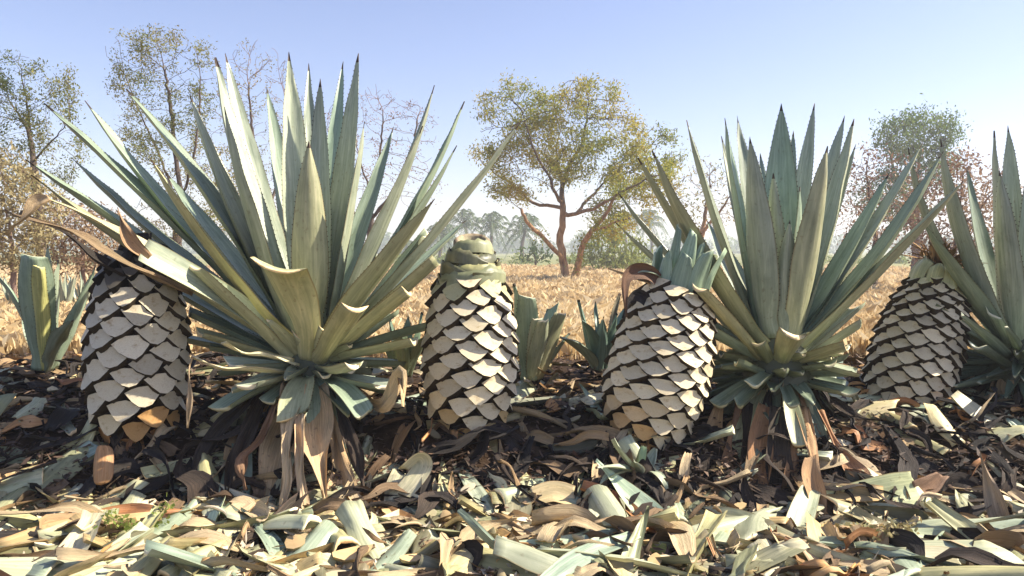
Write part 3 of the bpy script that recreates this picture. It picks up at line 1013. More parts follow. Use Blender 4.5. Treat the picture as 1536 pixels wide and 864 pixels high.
# ---- the largest agave
YA = 2.50
cA = at(468, 535, YA)
rootA = empty('agave_plant', Vector((cA.x, cA.y, gz(cA.x, cA.y))), 'largest agave with a wide fan of grey green spears and dry hanging skirt', 'agave', 'untrimmed agaves on the bank')
zA = cA.z - rootA.location.z
core_lathe([(0.10, -0.06), (0.115, 0.0), (0.11, zA * 0.6), (0.085, zA), (0.05, zA + 0.08), (0.02, zA + 0.14)], 'core', M['agave_pale'], rootA).color = (0.22, 0.22, 0.16, 1)  # core tinted dark to paint the shade inside the rosette
LA = [  # tip x, tip y, width m, depth of tip, colour, bend
    (433, 78, 0.092, 0.22, LITE, 0.02), (463, 95, 0.06, 0.50, GREY, 0.0), (480, 118, 0.085, 0.08, GREY, 0.01), (463, 212, 0.100, -0.12, YEL2, 0.015),
    (515, 92, 0.065, 0.42, BLU, 0.0), (538, 80, 0.090, 0.20, LITE, 0.015), (547, 182, 0.075, 0.04, GREY, 0.01),
    (323, 86, 0.105, 0.10, GREY, 0.035), (338, 80, 0.085, 0.30, GREY, 0.03), (336, 160, 0.125, -0.10, GREY, 0.035), (284, 141, 0.098, 0.10, LITE, 0.03),
    (189, 133, 0.100, 0.12, TEAL, -0.03), (127, 151, 0.098, 0.05, TEAL, 0.025), (225, 237, 0.120, -0.16, YEL, 0.04), (66, 155, 0.098, -0.02, TEAL, -0.01),
    (107, 236, 0.085, 0.10, TEAL, 0.02), (38, 239, 0.110, -0.12, TEAL, 0.0), (46, 262, 0.085, -0.20, YEL2, 0.02),
    (652, 128, 0.090, 0.12, GREY, 0.03), (634, 189, 0.088, -0.06, GREY, 0.025), (697, 152, 0.080, 0.16, BLU, 0.035), (685, 218, 0.075, 0.06, TEAL, 0.025),
    (781, 181, 0.080, 0.02, GREY, 0.03), (652, 298, 0.100, -0.20, YEL2, 0.01),
    (400, 130, 0.07, 0.60, TEAL, 0.0), (590, 190, 0.07, 0.60, TEAL, 0.02), (250, 260, 0.09, 0.45, TEAL, 0.02), (700, 330, 0.08, 0.45, TEAL, 0.02),
]
for i, (x, y, w, dy, col, bd) in enumerate(LA):
    agave_leaf(rootA, cA, (x, y), w * 1.16, YA, dy, col, bd, seed=100 + i, h=0.03 + 0.05 * max(0, 1 - abs(x - 468) / 350.0), r0=0.045)
# leaves cut or broken off on the right
agave_leaf(rootA, cA, (655, 392), 0.105, YA, -0.10, YEL2, 0.0, t1=0.55, seed=201, name='leaf_stub', cs=0.15)
agave_leaf(rootA, cA, (640, 352), 0.10, YA, 0.10, LITE, 0.0, t1=0.55, seed=202, name='leaf_stub', cs=-0.2)
agave_leaf(rootA, cA, (612, 438), 0.090, YA, -0.18, YEL, 0.0, t1=0.5, seed=203, name='leaf_stub', cs=0.2)
agave_leaf(rootA, cA, (646, 488), 0.080, YA, -0.02, TEAL, -0.02, t1=0.55, seed=204, name='leaf_stub', cs=0.1)
agave_leaf(rootA, cA, (622, 512), 0.075, YA, -0.16, YEL2, 0.0, t1=0.5, seed=205, name='leaf_stub', cs=0.1)
agave_leaf(rootA, cA, (533, 462), 0.090, YA, -0.34, YEL, 0.0, t1=0.45, seed=206, name='leaf_stub', cs=0.1, r0=0.07)
agave_leaf(rootA, cA, (578, 578), 0.085, YA, -0.22, GREY, 0.02, t1=0.5, h=-0.04, seed=207, name='leaf_stub', cs=-0.3)
agave_leaf(rootA, cA, (545, 622), 0.080, YA, -0.30, TEAL, -0.08, t1=0.5, h=-0.06, seed=208, name='leaf_stub', cs=0.3)
agave_leaf(rootA, cA, (530, 548), 0.075, YA, -0.30, LITE, 0.03, t1=0.45, h=-0.02, seed=209, name='leaf_stub', cs=0.4)
agave_leaf(rootA, cA, (335, 612), 0.095, YA, -0.20, TEAL, -0.05, t1=0.5, h=-0.05, seed=210, name='leaf_stub', cs=0.3)
agave_leaf(rootA, cA, (372, 578), 0.060, YA, -0.26, GREY, 0.0, t1=0.45, h=-0.03, seed=211, name='leaf_stub', cs=0.4)
for i, (x, y, dy, w, c) in enumerate([(285, 470, 0.0, 0.09, TEAL), (270, 440, 0.12, 0.09, TEAL), (300, 500, -0.1, 0.08, YEL2), (315, 520, 0.05, 0.08, TEAL), (290, 400, -0.22, 0.085, YEL2), (260, 505, 0.15, 0.07, TEAL), (330, 560, 0.05, 0.08, TEAL), (600, 545, 0.05, 0.08, TEAL), (590, 470, 0.1, 0.08, TEAL)]):
    agave_leaf(rootA, cA, (x, y), w, YA, dy, c, 0.0, t1=0.6, seed=230 + i, name='leaf_stub', cs=0.3, h=-0.01)
# leaf with a dried tip that curls up across the dark topped heart
mb = MB()
o0 = rootA.location
sweep(mb, [cA + Vector((-0.05, -0.02, 0.03)) - o0, at(350, 455, 2.36) - o0, at(270, 408, 2.26) - o0, at(212, 378, 2.2) - o0], (-0.3, -0.7, 0.8), 0.085, w_strip, 0.012, 0.3, 18, 8, 0.6, wob=0.003, seed=5)
lf = link('leaf', mb.mesh('leaf', [M['agave'], M['agave_pale'], M['cut'], M['spine']]), rootA, LITE)
tipo = dry_strip(rootA, [(225, 386, 2.205), (203, 366, 2.19), (188, 345, 2.18), (176, 312, 2.20)], 0.05, (0.85, 0.66, 0.55), name='dried_tip', curl=1.2, hint=(0, -1, 0))
tipo.parent = lf
# big bent leaf with its end folded over
mb = MB()
sweep(mb, [cA + Vector((0, -0.06, 0.0)) - o0, at(458, 490, YA - 0.14) - o0, at(444, 450, YA - 0.19) - o0, at(428, 416, YA - 0.25) - o0, at(420, 402, YA - 0.31) - o0, at(415, 404, YA - 0.37) - o0], (0.25, 1, 0.35), 0.150, lambda t: 0.5 + 0.5 * sst(0, 0.35, t), 0.020, 0.16, 26, 10, 0.7, wob=0.004, seed=9, cutskew=0.1)
link('folded_leaf', mb.mesh('folded_leaf', [M['agave'], M['agave_pale'], M['cut'], M['spine']]), rootA, (1.45, 1.25, 0.92))
# dead broken leaves on the far left
dry_strip(rootA, [(300, 425, 2.32), (210, 365, 2.24), (120, 318, 2.18), (70, 296, 2.16)], 0.07, (1.0, 0.95, 0.75), mat='offcut', curl=0.6, wfn=w_strip, wob=0.006, hint=(0, -0.5, 1))
dry_strip(rootA, [(74, 296, 2.15), (60, 304, 2.14), (44, 322, 2.13), (8, 352, 2.12)], 0.05, (1.1, 1.0, 0.9), curl=0.9, hint=(0, -1, 0.5))
dry_strip(rootA, [(290, 440, 2.38), (190, 395, 2.28), (110, 350, 2.22), (10, 318, 2.2)], 0.055, (0.60, 0.52, 0.46), curl=0.9, wfn=w_dry, hint=(0, -0.5, 1))
dry_strip(rootA, [(200, 420, 2.36), (140, 385, 2.3), (95, 348, 2.26), (30, 318, 2.24)], 0.06, (1.0, 1.0, 1.0), mat='rot', curl=0.9, hint=(0, -0.5, 1))
# pale dry lower leaves
dry_strip(rootA, [(445, 545, 2.40), (400, 532, 2.28), (365, 528, 2.22), (335, 514, 2.18)], 0.05, (1.15, 1.1, 1.0), mat='offcut', curl=0.5, hint=(0, -0.3, 1), wfn=w_strip)
dry_strip(rootA, [(440, 560, 2.40), (380, 556, 2.26), (330, 553, 2.18), (288, 533, 2.14)], 0.06, (1.1, 1.02, 0.9), mat='offcut', curl=0.7, hint=(0, -0.3, 1), wfn=w_strip)
dry_strip(rootA, [(290, 532, 2.14), (283, 560, 2.12), (286, 600, 2.11), (282, 642, 2.11)], 0.028, (1.1, 1.0, 0.95), curl=1.4, hint=(0, -1, 0))
# hanging skirt
for i, (pts, w, c, mt) in enumerate([
    ([(445, 575, 2.36), (432, 640, 2.20), (428, 720, 2.10), (412, 815, 2.00)], 0.14, (1.2, 1.1, 1.0), 'dry'),
    ([(470, 585, 2.36), (472, 650, 2.22), (480, 715, 2.12), (490, 780, 2.04)], 0.15, (1.1, 0.98, 0.86), 'dry'),
    ([(456, 580, 2.33), (450, 670, 2.14), (456, 760, 2.05), (468, 850, 1.96)], 0.035, (1.2, 1.1, 1.05), 'dry'),
    ([(420, 580, 2.40), (395, 650, 2.24), (362, 690, 2.16), (370, 735, 2.12)], 0.075, (0.55, 0.38, 0.32), 'dry'),
    ([(440, 600, 2.42), (420, 690, 2.24), (402, 770, 2.12), (398, 820, 2.06)], 0.11, (1.1, 0.95, 0.8), 'dry'),
    ([(500, 590, 2.36), (520, 640, 2.24), (535, 690, 2.18), (545, 735, 2.14)], 0.045, (1.6, 1.4, 1.2), 'rot'),
    ([(495, 600, 2.40), (510, 690, 2.22), (520, 760, 2.12), (524, 800, 2.08)], 0.09, (1.0, 0.85, 0.72), 'dry'),
    ([(400, 590, 2.44), (370, 650, 2.30), (345, 720, 2.16), (335, 780, 2.08)], 0.045, (1.7, 1.5, 1.3), 'rot'),
    ([(535, 585, 2.40), (575, 612, 2.28), (600, 560, 2.22), (605, 610, 2.18)], 0.045, (1.2, 1.1, 0.95), 'dry'),
    ([(385, 590, 2.46), (330, 640, 2.34), (300, 690, 2.24), (290, 730, 2.18)], 0.045, (1.3, 1.2, 1.1), 'rot'),
    ([(455, 600, 2.46), (450, 680, 2.30), (445, 740, 2.20), (430, 790, 2.14)], 0.08, (0.7, 0.6, 0.5), 'dry'),
]):
    dry_strip(rootA, pts, w, c, mat=mt, curl=0.4, wob=0.026, twist=rnd.uniform(-0.5, 0.5), seed=300 + i)
# the two broad green hanging blades at the front of its skirt
for i, (tx, ty, w, dyy) in enumerate([(440, 625, 0.095, -0.28), (478, 640, 0.075, -0.24), (540, 690, 0.06, -0.24)]):
    agave_leaf(rootA, cA, (tx, ty), w, YA, dyy, TEAL if i else YEL2, -0.10, t1=0.55, h=-0.05, r0=0.09, seed=350 + i, name='leaf_stub', cs=0.3)

def dry_ring(root, ctr, n, r, seed, L=(0.10, 0.26), W=(0.025, 0.06)):
    """withered leaves hanging all round the foot of a plant"""
    rr = random.Random(seed)
    o0 = root.location
    for k in range(n):
        az = 6.28318 * (k + rr.random()) / n
        hz = Vector((math.cos(az), math.sin(az), 0))
        l = rr.uniform(*L)
        z0 = (ctr - o0).z - 0.05 - 0.05 * rr.random()
        b = Vector((ctr.x - o0.x, ctr.y - o0.y, z0)) + hz * r
        out = rr.uniform(0.25, 0.9)
        P = [b, b + hz * l * 0.35 * out + Vector((0, 0, -l * 0.25)), b + hz * l * 0.6 * out + Vector((rr.uniform(-0.02, 0.02), 0, -l * 0.65)), b + hz * l * 0.75 * out + Vector((rr.uniform(-0.04, 0.04), rr.uniform(-0.02, 0.02), -l))]
        zmin = gz(o0.x + P[3].x, o0.y + P[3].y) - o0.z + 0.005
        for p in P[1:]: p.z = max(p.z, zmin)
        mb = MB()
        sweep(mb, P, hz + Vector((0, 0, 0.4)), rr.uniform(*W), w_dry, 0.003, 0.2, 12, 6, 1.0, twist=rr.uniform(-1.0, 1.0), wob=0.014, seed=rr.randint(0, 9999), curl=rr.uniform(0.3, 1.2), mats=(0, 0, 0, 0), thick_tip=0.6)
        dk = rr.random()
        link('dry_leaf', mb.mesh('dry_leaf', [M['rot'] if dk < 0.55 else M['dry']]), root, rr.choice([(1, 1, 1), (1.5, 1.35, 1.2), (0.8, 0.8, 0.8)]) if dk < 0.55 else rr.choice([(0.9, 0.8, 0.7), (0.65, 0.5, 0.4), (1.1, 1.02, 0.92)]))


dry_ring(rootA, cA, 30, 0.10, 3)
stub_ring(rootA, cA, 12, R(34), 0.06, 0.13, 0.062, 0.01, 41, YEL2, a0=0.2)
stub_ring(rootA, cA, 13, R(2), 0.085, 0.17, 0.068, -0.03, 42, GREY, a0=0.0)
stub_ring(rootA, cA, 12, R(-26), 0.10, 0.20, 0.072, -0.06, 43, TEAL, a0=0.25)

# ---- the bushy agave with cut stubs
YB = 2.55
cB = at(1168, 535, YB)
rootB = empty('agave_plant', Vector((cB.x, cB.y, gz(cB.x, cB.y))), 'upright agave with blue green spears above a tight skirt of cut stubs', 'agave', 'untrimmed agaves on the bank')
zB = cB.z - rootB.location.z
core_lathe([(0.10, -0.06), (0.12, 0.0), (0.125, zB * 0.6), (0.10, zB), (0.05, zB + 0.09), (0.02, zB + 0.15)], 'core', M['agave_pale'], rootB).color = (0.22, 0.22, 0.16, 1)  # dark tint paints the shade deep in this rosette too
LB = [(1030, 180, 0.090, 0.12, GREY, 0.025), (957, 237, 0.092, -0.02, YEL2, 0.03), (978, 226, 0.095, -0.12, YEL2, 0.05), (927, 289, 0.055, 0.15, GREY, 0.03), (922, 332, 0.055, 0.05, GREY, 0.02),
      (1087, 177, 0.105, 0.08, BLU, 0.015), (1082, 204, 0.06, 0.30, LITE, 0.01), (1106, 174, 0.08, 0.28, GREY, 0.01), (1125, 205, 0.110, -0.08, GREY, 0.02),
      (1172, 155, 0.120, 0.10, BLU, 0.01), (1190, 196, 0.07, 0.40, TEAL, 0.0), (1222, 155, 0.072, 0.32, LITE, 0.0), (1241, 219, 0.115, -0.14, YEL2, 0.02), (1267, 173, 0.078, 0.28, GREY, 0.01),
      (1281, 178, 0.098, 0.06, LITE, 0.02), (1284, 216, 0.07, 0.25, GREY, 0.01), (1334, 260, 0.078, 0.16, BLU, 0.02), (1385, 213, 0.06, 0.20, LITE, 0.02), (1415, 227, 0.098, 0.0, TEAL, 0.045),
      (1449, 267, 0.110, -0.16, YEL2, 0.02), (1060, 330, 0.08, 0.5, TEAL, 0.02), (1310, 330, 0.08, 0.5, TEAL, 0.02), (1140, 230, 0.07, 0.6, TEAL, 0.0), (1160, 260, 0.08, -0.04, GREY, 0.0), (1200, 280, 0.085, -0.02, BLU, 0.0), (1185, 330, 0.07, -0.10, GREY, 0.0)]
for i, (x, y, w, dy, col, bd) in enumerate(LB):
    agave_leaf(rootB, cB, (x, y), w * 1.08, YB, dy, col, bd, seed=400 + i, h=0.03 + 0.05 * max(0, 1 - abs(x - 1168) / 260.0), r0=0.05)
for i, (x, y, w, dy, col, t1) in enumerate([(1048, 432, 0.045, -0.22, YEL, 0.55), (1040, 465, 0.07, -0.05, TEAL, 0.6), (1052, 490, 0.07, -0.12, TEAL, 0.5), (1282, 462, 0.09, 0.02, GREY, 0.5), (1285, 488, 0.085, -0.12, LITE, 0.5),
                                           (1268, 520, 0.085, -0.22, YEL2, 0.5), (1285, 560, 0.07, -0.16, LITE, 0.6), (1192, 502, 0.095, -0.30, YEL2, 0.4), (1272, 440, 0.08, 0.12, TEAL, 0.5), (1058, 448, 0.06, 0.1, TEAL, 0.5)]):
    agave_leaf(rootB, cB, (x, y), w, YB, dy, col, 0.0, t1=t1, seed=440 + i, name='leaf_stub', cs=0.35, h=0.0, r0=0.07)
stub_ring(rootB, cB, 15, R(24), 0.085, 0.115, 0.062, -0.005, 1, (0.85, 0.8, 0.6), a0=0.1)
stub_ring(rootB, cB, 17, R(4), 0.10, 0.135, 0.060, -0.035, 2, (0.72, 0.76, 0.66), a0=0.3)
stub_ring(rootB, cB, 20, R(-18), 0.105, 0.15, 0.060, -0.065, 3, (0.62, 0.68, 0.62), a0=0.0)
stub_ring(rootB, cB, 18, R(-42), 0.105, 0.15, 0.058, -0.10, 4, (0.55, 0.60, 0.55), a0=0.2)  # rings tinted darker downwards, painting the shade at the plant's base
for i, (pts, w, c, mt) in enumerate([
    ([(1110, 600, 2.42), (1095, 660, 2.32), (1088, 720, 2.24), (1085, 760, 2.2)], 0.085, (0.55, 0.38, 0.30), 'dry'),
    ([(1150, 610, 2.38), (1140, 670, 2.28), (1138, 730, 2.2), (1136, 770, 2.16)], 0.085, (0.8, 0.52, 0.36), 'dry'),
    ([(1165, 610, 2.36), (1166, 680, 2.26), (1168, 730, 2.2), (1168, 765, 2.17)], 0.09, (1.5, 1.35, 1.1), 'rot'),
    ([(1185, 610, 2.38), (1190, 670, 2.28), (1186, 730, 2.2), (1182, 760, 2.17)], 0.075, (0.72, 0.5, 0.36), 'dry'),
    ([(1200, 610, 2.38), (1215, 660, 2.26), (1222, 720, 2.16), (1225, 770, 2.1)], 0.070, (1.0, 0.75, 0.58), 'dry'),
    ([(1128, 605, 2.42), (1118, 670, 2.3), (1110, 730, 2.22), (1108, 760, 2.2)], 0.085, (1.3, 1.1, 0.9), 'rot'),
    ([(1080, 600, 2.46), (1068, 650, 2.38), (1072, 700, 2.3), (1078, 740, 2.26)], 0.07, (0.9, 0.72, 0.55), 'dry'),
    ([(1230, 615, 2.40), (1250, 660, 2.30), (1275, 700, 2.22), (1290, 715, 2.18)], 0.085, (0.75, 0.5, 0.38), 'dry'),
]):
    dry_strip(rootB, pts, w, c, mat=mt, curl=0.8, twist=rnd.uniform(-0.4, 0.4), seed=500 + i, wfn=w_strip)
agave_leaf(rootB, cB, (1198, 668), 0.055, YB, -0.30, YEL2, -0.05, t1=0.6, h=-0.08, r0=0.1, seed=470, name='leaf_stub')
agave_leaf(rootB, cB, (1258, 680), 0.055, YB, -0.24, YEL2, -0.05, t1=0.6, h=-0.08, r0=0.1, seed=471, name='leaf_stub')
agave_leaf(rootB, cB, (1100, 690), 0.060, YB, -0.24, YEL2, -0.05, t1=0.6, h=-0.08, r0=0.1, seed=472, name='leaf_stub')
dry_strip(rootB, [(1225, 480, 2.66), (1255, 420, 2.72), (1268, 380, 2.74), (1272, 350, 2.75)], 0.05, (0.5, 0.5, 0.5), mat='rot', curl=1.6, wfn=w_strip)

dry_ring(rootB, cB, 30, 0.11, 4)

# ---- the agave at the right edge
YC = 2.75
cC = at(1535, 530, YC)
rootC = empty('agave_plant', Vector((cC.x, cC.y, gz(cC.x, cC.y))), 'shaded agave with short close cut stubs below arching spears', 'agave', 'untrimmed agaves on the bank')
zC = cC.z - rootC.location.z
core_lathe([(0.12, -0.06), (0.14, 0.0), (0.14, zC * 0.6), (0.10, zC), (0.05, zC + 0.09), (0.02, zC + 0.15)], 'core', M['agave_pale'], rootC).color = (0.22, 0.22, 0.16, 1)  # dark tint again stands for shade around the core
LC = [(1362, 221, 0.075, 0.05, GREY, 0.08), (1411, 209, 0.095, -0.05, GREY, 0.07), (1385, 335, 0.09, -0.1, TEAL, 0.03), (1491, 196, 0.095, 0.05, GREY, 0.01), (1512, 188, 0.09, 0.2, LITE, 0.01), (1499, 255, 0.09, -0.12, GREY, 0.02),
      (1450, 250, 0.08, 0.25, TEAL, 0.03), (1560, 170, 0.09, 0.1, GREY, 0.0), (1600, 210, 0.09, 0.1, GREY, 0.01), (1660, 230, 0.09, 0.0, GREY, 0.02), (1700, 320, 0.09, -0.05, GREY, 0.02), (1580, 260, 0.1, -0.15, GREY, 0.02),
      (1720, 260, 0.09, 0.1, GREY, 0.02), (1640, 160, 0.09, 0.2, GREY, 0.0), (1750, 380, 0.09, -0.1, GREY, 0.02)]
for i, (x, y, w, dy, col, bd) in enumerate(LC):
    agave_leaf(rootC, cC, (x, y), w, YC, dy, col, bd, seed=600 + i, h=0.04, r0=0.05)
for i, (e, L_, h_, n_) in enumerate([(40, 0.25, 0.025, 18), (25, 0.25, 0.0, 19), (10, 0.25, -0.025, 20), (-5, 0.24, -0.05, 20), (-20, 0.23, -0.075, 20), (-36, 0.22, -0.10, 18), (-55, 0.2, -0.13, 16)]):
    stub_ring(rootC, cC, n_, R(e), 0.10, L_, 0.048, h_, 20 + i, (0.60, 0.68, 0.66) if i > 1 else (0.8, 0.86, 0.8), a0=0.17 * i)  # dark tint of the lower stubs carries the shade they stand in

dry_ring(rootC, cC, 24, 0.12, 5)

# ------------------------------------------------------------------ trimmed hearts
def scale_mesh(seed, sharp=0.0):
    """one cut leaf base: x across, y outwards, z up along the heart. A tilted pale cut face on a dark wedge."""
    rr = random.Random(seed)
    mb = MB()
    k = 12
    skew = rr.uniform(-0.10, 0.10)
    front, back = [], []
    # outline of the cut face: a slanting lens, straight above, bulging below, with pointed ends
    bulge = rr.uniform(0.50, 0.58); hump = rr.uniform(0.07, 0.14)
    shift = rr.uniform(-0.02, 0.22)
    zl, zr = rr.uniform(0.18, 0.25), rr.uniform(0.09, 0.17)
    half = k // 2
    for i in range(k):
        if i <= half: x = -1 + 2 * i / half; up = True
        else: x = 1 - 2 * (i - half) / half; up = False
        line = zl + (zr - zl) * (x + 1) / 2
        if up: z = line + hump * (1 - x * x) + 0.03 * math.sin(x * 3.1416)
        else: z = line - bulge * (1 - abs(x) ** 1.75)
        z += rr.uniform(-0.018, 0.018)
        xs_ = x * 0.59 + (0 if up else shift * 0.5 * (1 - abs(x)))
        y = 0.50 - 0.85 * z + rr.uniform(-0.06, 0.06) - 0.30 * abs(x) ** 3
        front.append((xs_, y, z))
        if up: zb = line + 0.14 * (1 - x * x) + 0.02
        else: zb = line - (bulge + 0.20) * (1 - abs(x) ** 1.4) - 0.05
        back.append((x * 0.60 + (0 if up else shift * 0.3 * (1 - abs(x))), -0.50, zb))
    cxm = sum(p[0] for p in front) / k; cym = sum(p[1] for p in front) / k; czm = sum(p[2] for p in front) / k
    mb.v = [Vector(p) for p in front] + [Vector(p) for p in back] + [Vector((cxm, cym - 0.05, czm))]
    # same front ring again so that the cut edge stays crisp
    mb.v += [Vector(p) for p in front]
    for i in range(k):
        j = (i + 1) % k
        mb.quad((24 + 1 + i, 24 + 1 + j, 24), 0)
        mb.quad((j, i, k + i, k + j), 1)
    me = mb.mesh('leaf_base', [M['cut'], M['scale']])
    return me


SCALES = [scale_mesh(900 + i) for i in range(16)]


def prof_at(prof, t):
    return float(np.interp(t, [p[0] for p in prof], [p[1] for p in prof]))


def make_heart(label, base_px, top_px, Yb, Yt, Rmax, prof, m, rows, q, t_hi, tint, depth=0.045, seed=1, spin=0.0, skewness=0.08, lean_=4.0):
    base = at(base_px[0], base_px[1], Yb)
    top = at(top_px[0], top_px[1], Yt)
    ax = top - base
    H = ax.length
    foot = Vector((base.x, base.y, base.z))
    root = empty('agave_heart', foot, label, 'agave heart', 'trimmed agave hearts standing on the bank')
    root.rotation_mode = 'QUATERNION'
    zq = ax.normalized()
    xq = Vector((1, 0, 0)); xq = (xq - zq * xq.dot(zq)).normalized()
    yq = zq.cross(xq)
    root.rotation_quaternion = Matrix((xq, yq, zq)).transposed().to_quaternion()
    rr = random.Random(seed)
    Rin = Rmax - depth * 0.55
    cp = [(max(0.01, prof_at(prof, i / 14.0) * Rin - 0.012), H * i / 14.0) for i in range(15)]
    cp = [(0.05, -0.05)] + cp
    core_lathe(cp, 'core', M['core'], root, 18)
    dz = t_hi / rows
    pa, sa = m - q // 2, m + q // 2
    u = dz / m
    al = (0.5 - skewness) / m
    be = (1 - pa * al) / sa
    for i in range(pa):
        for j in range(-i * sa // pa - 2, int(t_hi / u / pa) + 2):
            t = (i * sa + j * pa) * u
            if t < 0 or t > t_hi: continue
            ang = -6.28318 * (i * al - j * be) + spin + rr.uniform(-0.025, 0.025)
            # the scales crowd together towards the foot
            tt = t
            tt = t ** 0.92 * (t_hi ** 0.08) if t > 0 else 0
            rad = prof_at(prof, tt) * Rin
            rad2 = prof_at(prof, min(1, tt + 0.03)) * Rin; rad1 = prof_at(prof, max(0, tt - 0.03)) * Rin
            slope = math.atan2(rad2 - rad1, 0.06 * H if 0.03 <= tt <= 0.97 else 0.03 * H)
            out = Vector((math.cos(ang), math.sin(ang), 0))
            tan = Vector((0, 0, 1)).cross(out) * -1
            upv = Vector((0, 0, 1)) * math.cos(slope) + out * math.sin(slope)
            nrm = out * math.cos(slope) - Vector((0, 0, 1)) * math.sin(slope)
            M3 = Matrix((tan, nrm, upv)).transposed()
            M3 = M3 @ Matrix.Rotation(R(rr.uniform(-6, 6)) + R(lean_), 3, 'Y') @ Matrix.Rotation(R(rr.uniform(-6, 6)), 3, 'X')
            w = 6.28318 * rad / m * 1.03
            h = 2 * dz * H * (0.90 + 0.20 * tt)
            o = link('leaf_base', SCALES[rr.randrange(len(SCALES))], root)
            sc_ = Vector((w * rr.uniform(1.0, 1.09), depth * rr.uniform(0.85, 1.15), h * rr.uniform(0.96, 1.08)))
            o.matrix_local = Matrix.Translation(out * rad + Vector((0, 0, tt * H))) @ M3.to_4x4() @ Matrix.Diagonal(sc_).to_4x4()
            col = tint(tt, ang, rr)
            k = rr.uniform(0.80, 1.08) * (0.72 if rr.random() < 0.06 else 1.0)
            o.color = (col[0] * k, col[1] * k, col[2] * k, 1)
    return root, H


def tintA(t, a, rr):
    if t < 0.07: return (0.62, 0.34, 0.16)
    if t < 0.17: return (0.80, 0.52, 0.28) if rr.random() < 0.6 else (0.95, 0.9, 0.8)
    if t > 0.86: return (0.16, 0.16, 0.17)
    if t > 0.77: return (0.45, 0.45, 0.45) if rr.random() < 0.4 else (0.85, 0.86, 0.85)
    return (0.95, 0.95, 0.96)


profA = [(0, 0.50), (0.06, 0.70), (0.15, 0.86), (0.30, 0.98), (0.45, 1.0), (0.62, 0.95), (0.78, 0.84), (0.90, 0.70), (1.0, 0.52)]
hA, HA = make_heart('dark topped agave heart with large grey white facets beside the largest agave', (205, 657), (207, 378), 2.42, 2.44, 0.153, profA, 9, 12, 4, 0.97, tintA, depth=0.034, seed=1, spin=0.3)
# blackened stubs at its crown
rr = random.Random(5)
for k in range(11):
    a = k * 2.4
    d = Vector((math.cos(a), math.sin(a), 0))
    mb = MB()
    r_ = 0.085 if k < 7 else 0.04
    z0 = HA * (0.90 if k < 7 else 0.96)
    sweep(mb, [d * r_ + Vector((0, 0, z0)), d * (r_ + 0.015) + Vector((0, 0, z0 + 0.03)), d * (r_ + rr.uniform(-0.02, 0.01)) + Vector((0, 0, z0 + rr.uniform(0.05, 0.085)))], -d, 0.075, w_strip, 0.012, 0.5, 8, 6, 0.5, wob=0.012, seed=k, cutskew=rr.uniform(-0.3, 0.3), mats=(0, 0, 0, 0))
    link('charred_stub', mb.mesh('charred_stub', [M['rot']]), hA, (0.8, 0.8, 0.85))

profB = [(0, 0.42), (0.05, 0.62), (0.12, 0.80), (0.25, 0.95), (0.40, 1.0), (0.58, 0.95), (0.72, 0.84), (0.80, 0.74), (0.90, 0.58), (1.0, 0.36)]


def tintB(t, a, rr):
    if t < 0.06: return (0.80, 0.55, 0.30)
    if t < 0.14 and rr.random() < 0.5: return (0.88, 0.72, 0.48)
    if t > 0.72 and rr.random() < 0.4: return (0.72, 0.76, 0.58)
    return (1.0, 0.97, 0.90)


hB, HB = make_heart('slender cream agave heart with a ringed hollow tip', (703, 655), (708, 362), 2.46, 2.50, 0.152, profB, 9, 12, 4, 0.80, tintB, depth=0.034, seed=2, spin=0.7)
# wrapped sheaths ending in the hollow tip: overlapping torn bands, each standing a little off the one above
for k in range(10):
    rr = random.Random(60 + k)
    t0 = 0.765 + 0.0185 * k
    mb = MB()
    n = 26
    a0 = k * 2.4
    span = rr.uniform(3.4, 5.2)
    hh = HB * rr.uniform(0.055, 0.085)
    off = 0.004 + 0.004 * rr.random()
    for i in range(n + 1):
        a = a0 + span * i / n
        e = min(1.0, 4.0 * min(i, n - i) / n)
        rag = 0.85 + 0.28 * noise.noise(Vector((a * 2.3, k * 3.1, 0))) + 0.25 * noise.noise(Vector((a * 9, k * 3.1, 5)))
        top_ = hh * (0.15 + 0.85 * e) * max(0.25, rag)
        for j, (dr, dz_) in enumerate([(0.000, -0.012), (off * 0.6, top_ * 0.5), (off, top_), (off - 0.005, top_ * 0.97), (-0.004, -0.012)]):
            tt = t0 + max(0, dz_) / HB
            r_ = prof_at(profB, min(1, tt)) * 0.146 + dr
            mb.v.append(Vector((math.cos(a) * r_, math.sin(a) * r_, HB * t0 + dz_ + 0.016 * math.sin(a + k * 1.7))))
    for i in range(n):
        for j in range(4):
            a = i * 5 + j
            mb.quad((a, a + 5, a + 6, a + 1), (0, 0, 1, 1)[j], [(i / n, j * 0.02), ((i + 1) / n, j * 0.02), ((i + 1) / n, j * 0.02 + 0.02), (i / n, j * 0.02 + 0.02)])
    link('sheath', mb.mesh('sheath', [M['agave_pale'], M['scale']]), hB, rr.choice([(1.05, 0.92, 0.58), (0.62, 0.58, 0.42), (0.80, 0.76, 0.58), (0.42, 0.38, 0.28)]))
tipB = core_lathe([(0.052, -0.06), (0.062, -0.01), (0.060, 0.012), (0.050, 0.020), (0.042, 0.012), (0.034, -0.008), (0.020, -0.016), (0.005, -0.018)], 'hollow_tip', mat_noise('tip_fibre', [(0.13, 0.085, 0.06), (0.34, 0.27, 0.17), (0.46, 0.42, 0.25)], scale=45, bmp=0.6), hB, 20)


def tintC(t, a, rr):
    left = -math.cos(a)
    if t < 0.30 and left > 0.10 - 0.5 * rr.random(): 
        k = sst(0.34, 0.05, t)
        return (0.92, 0.62 + 0.25 * (1 - k), 0.36 + 0.4 * (1 - k))
    if t < 0.06: return (0.85, 0.62, 0.36)
    return (1.0, 0.965, 0.89)


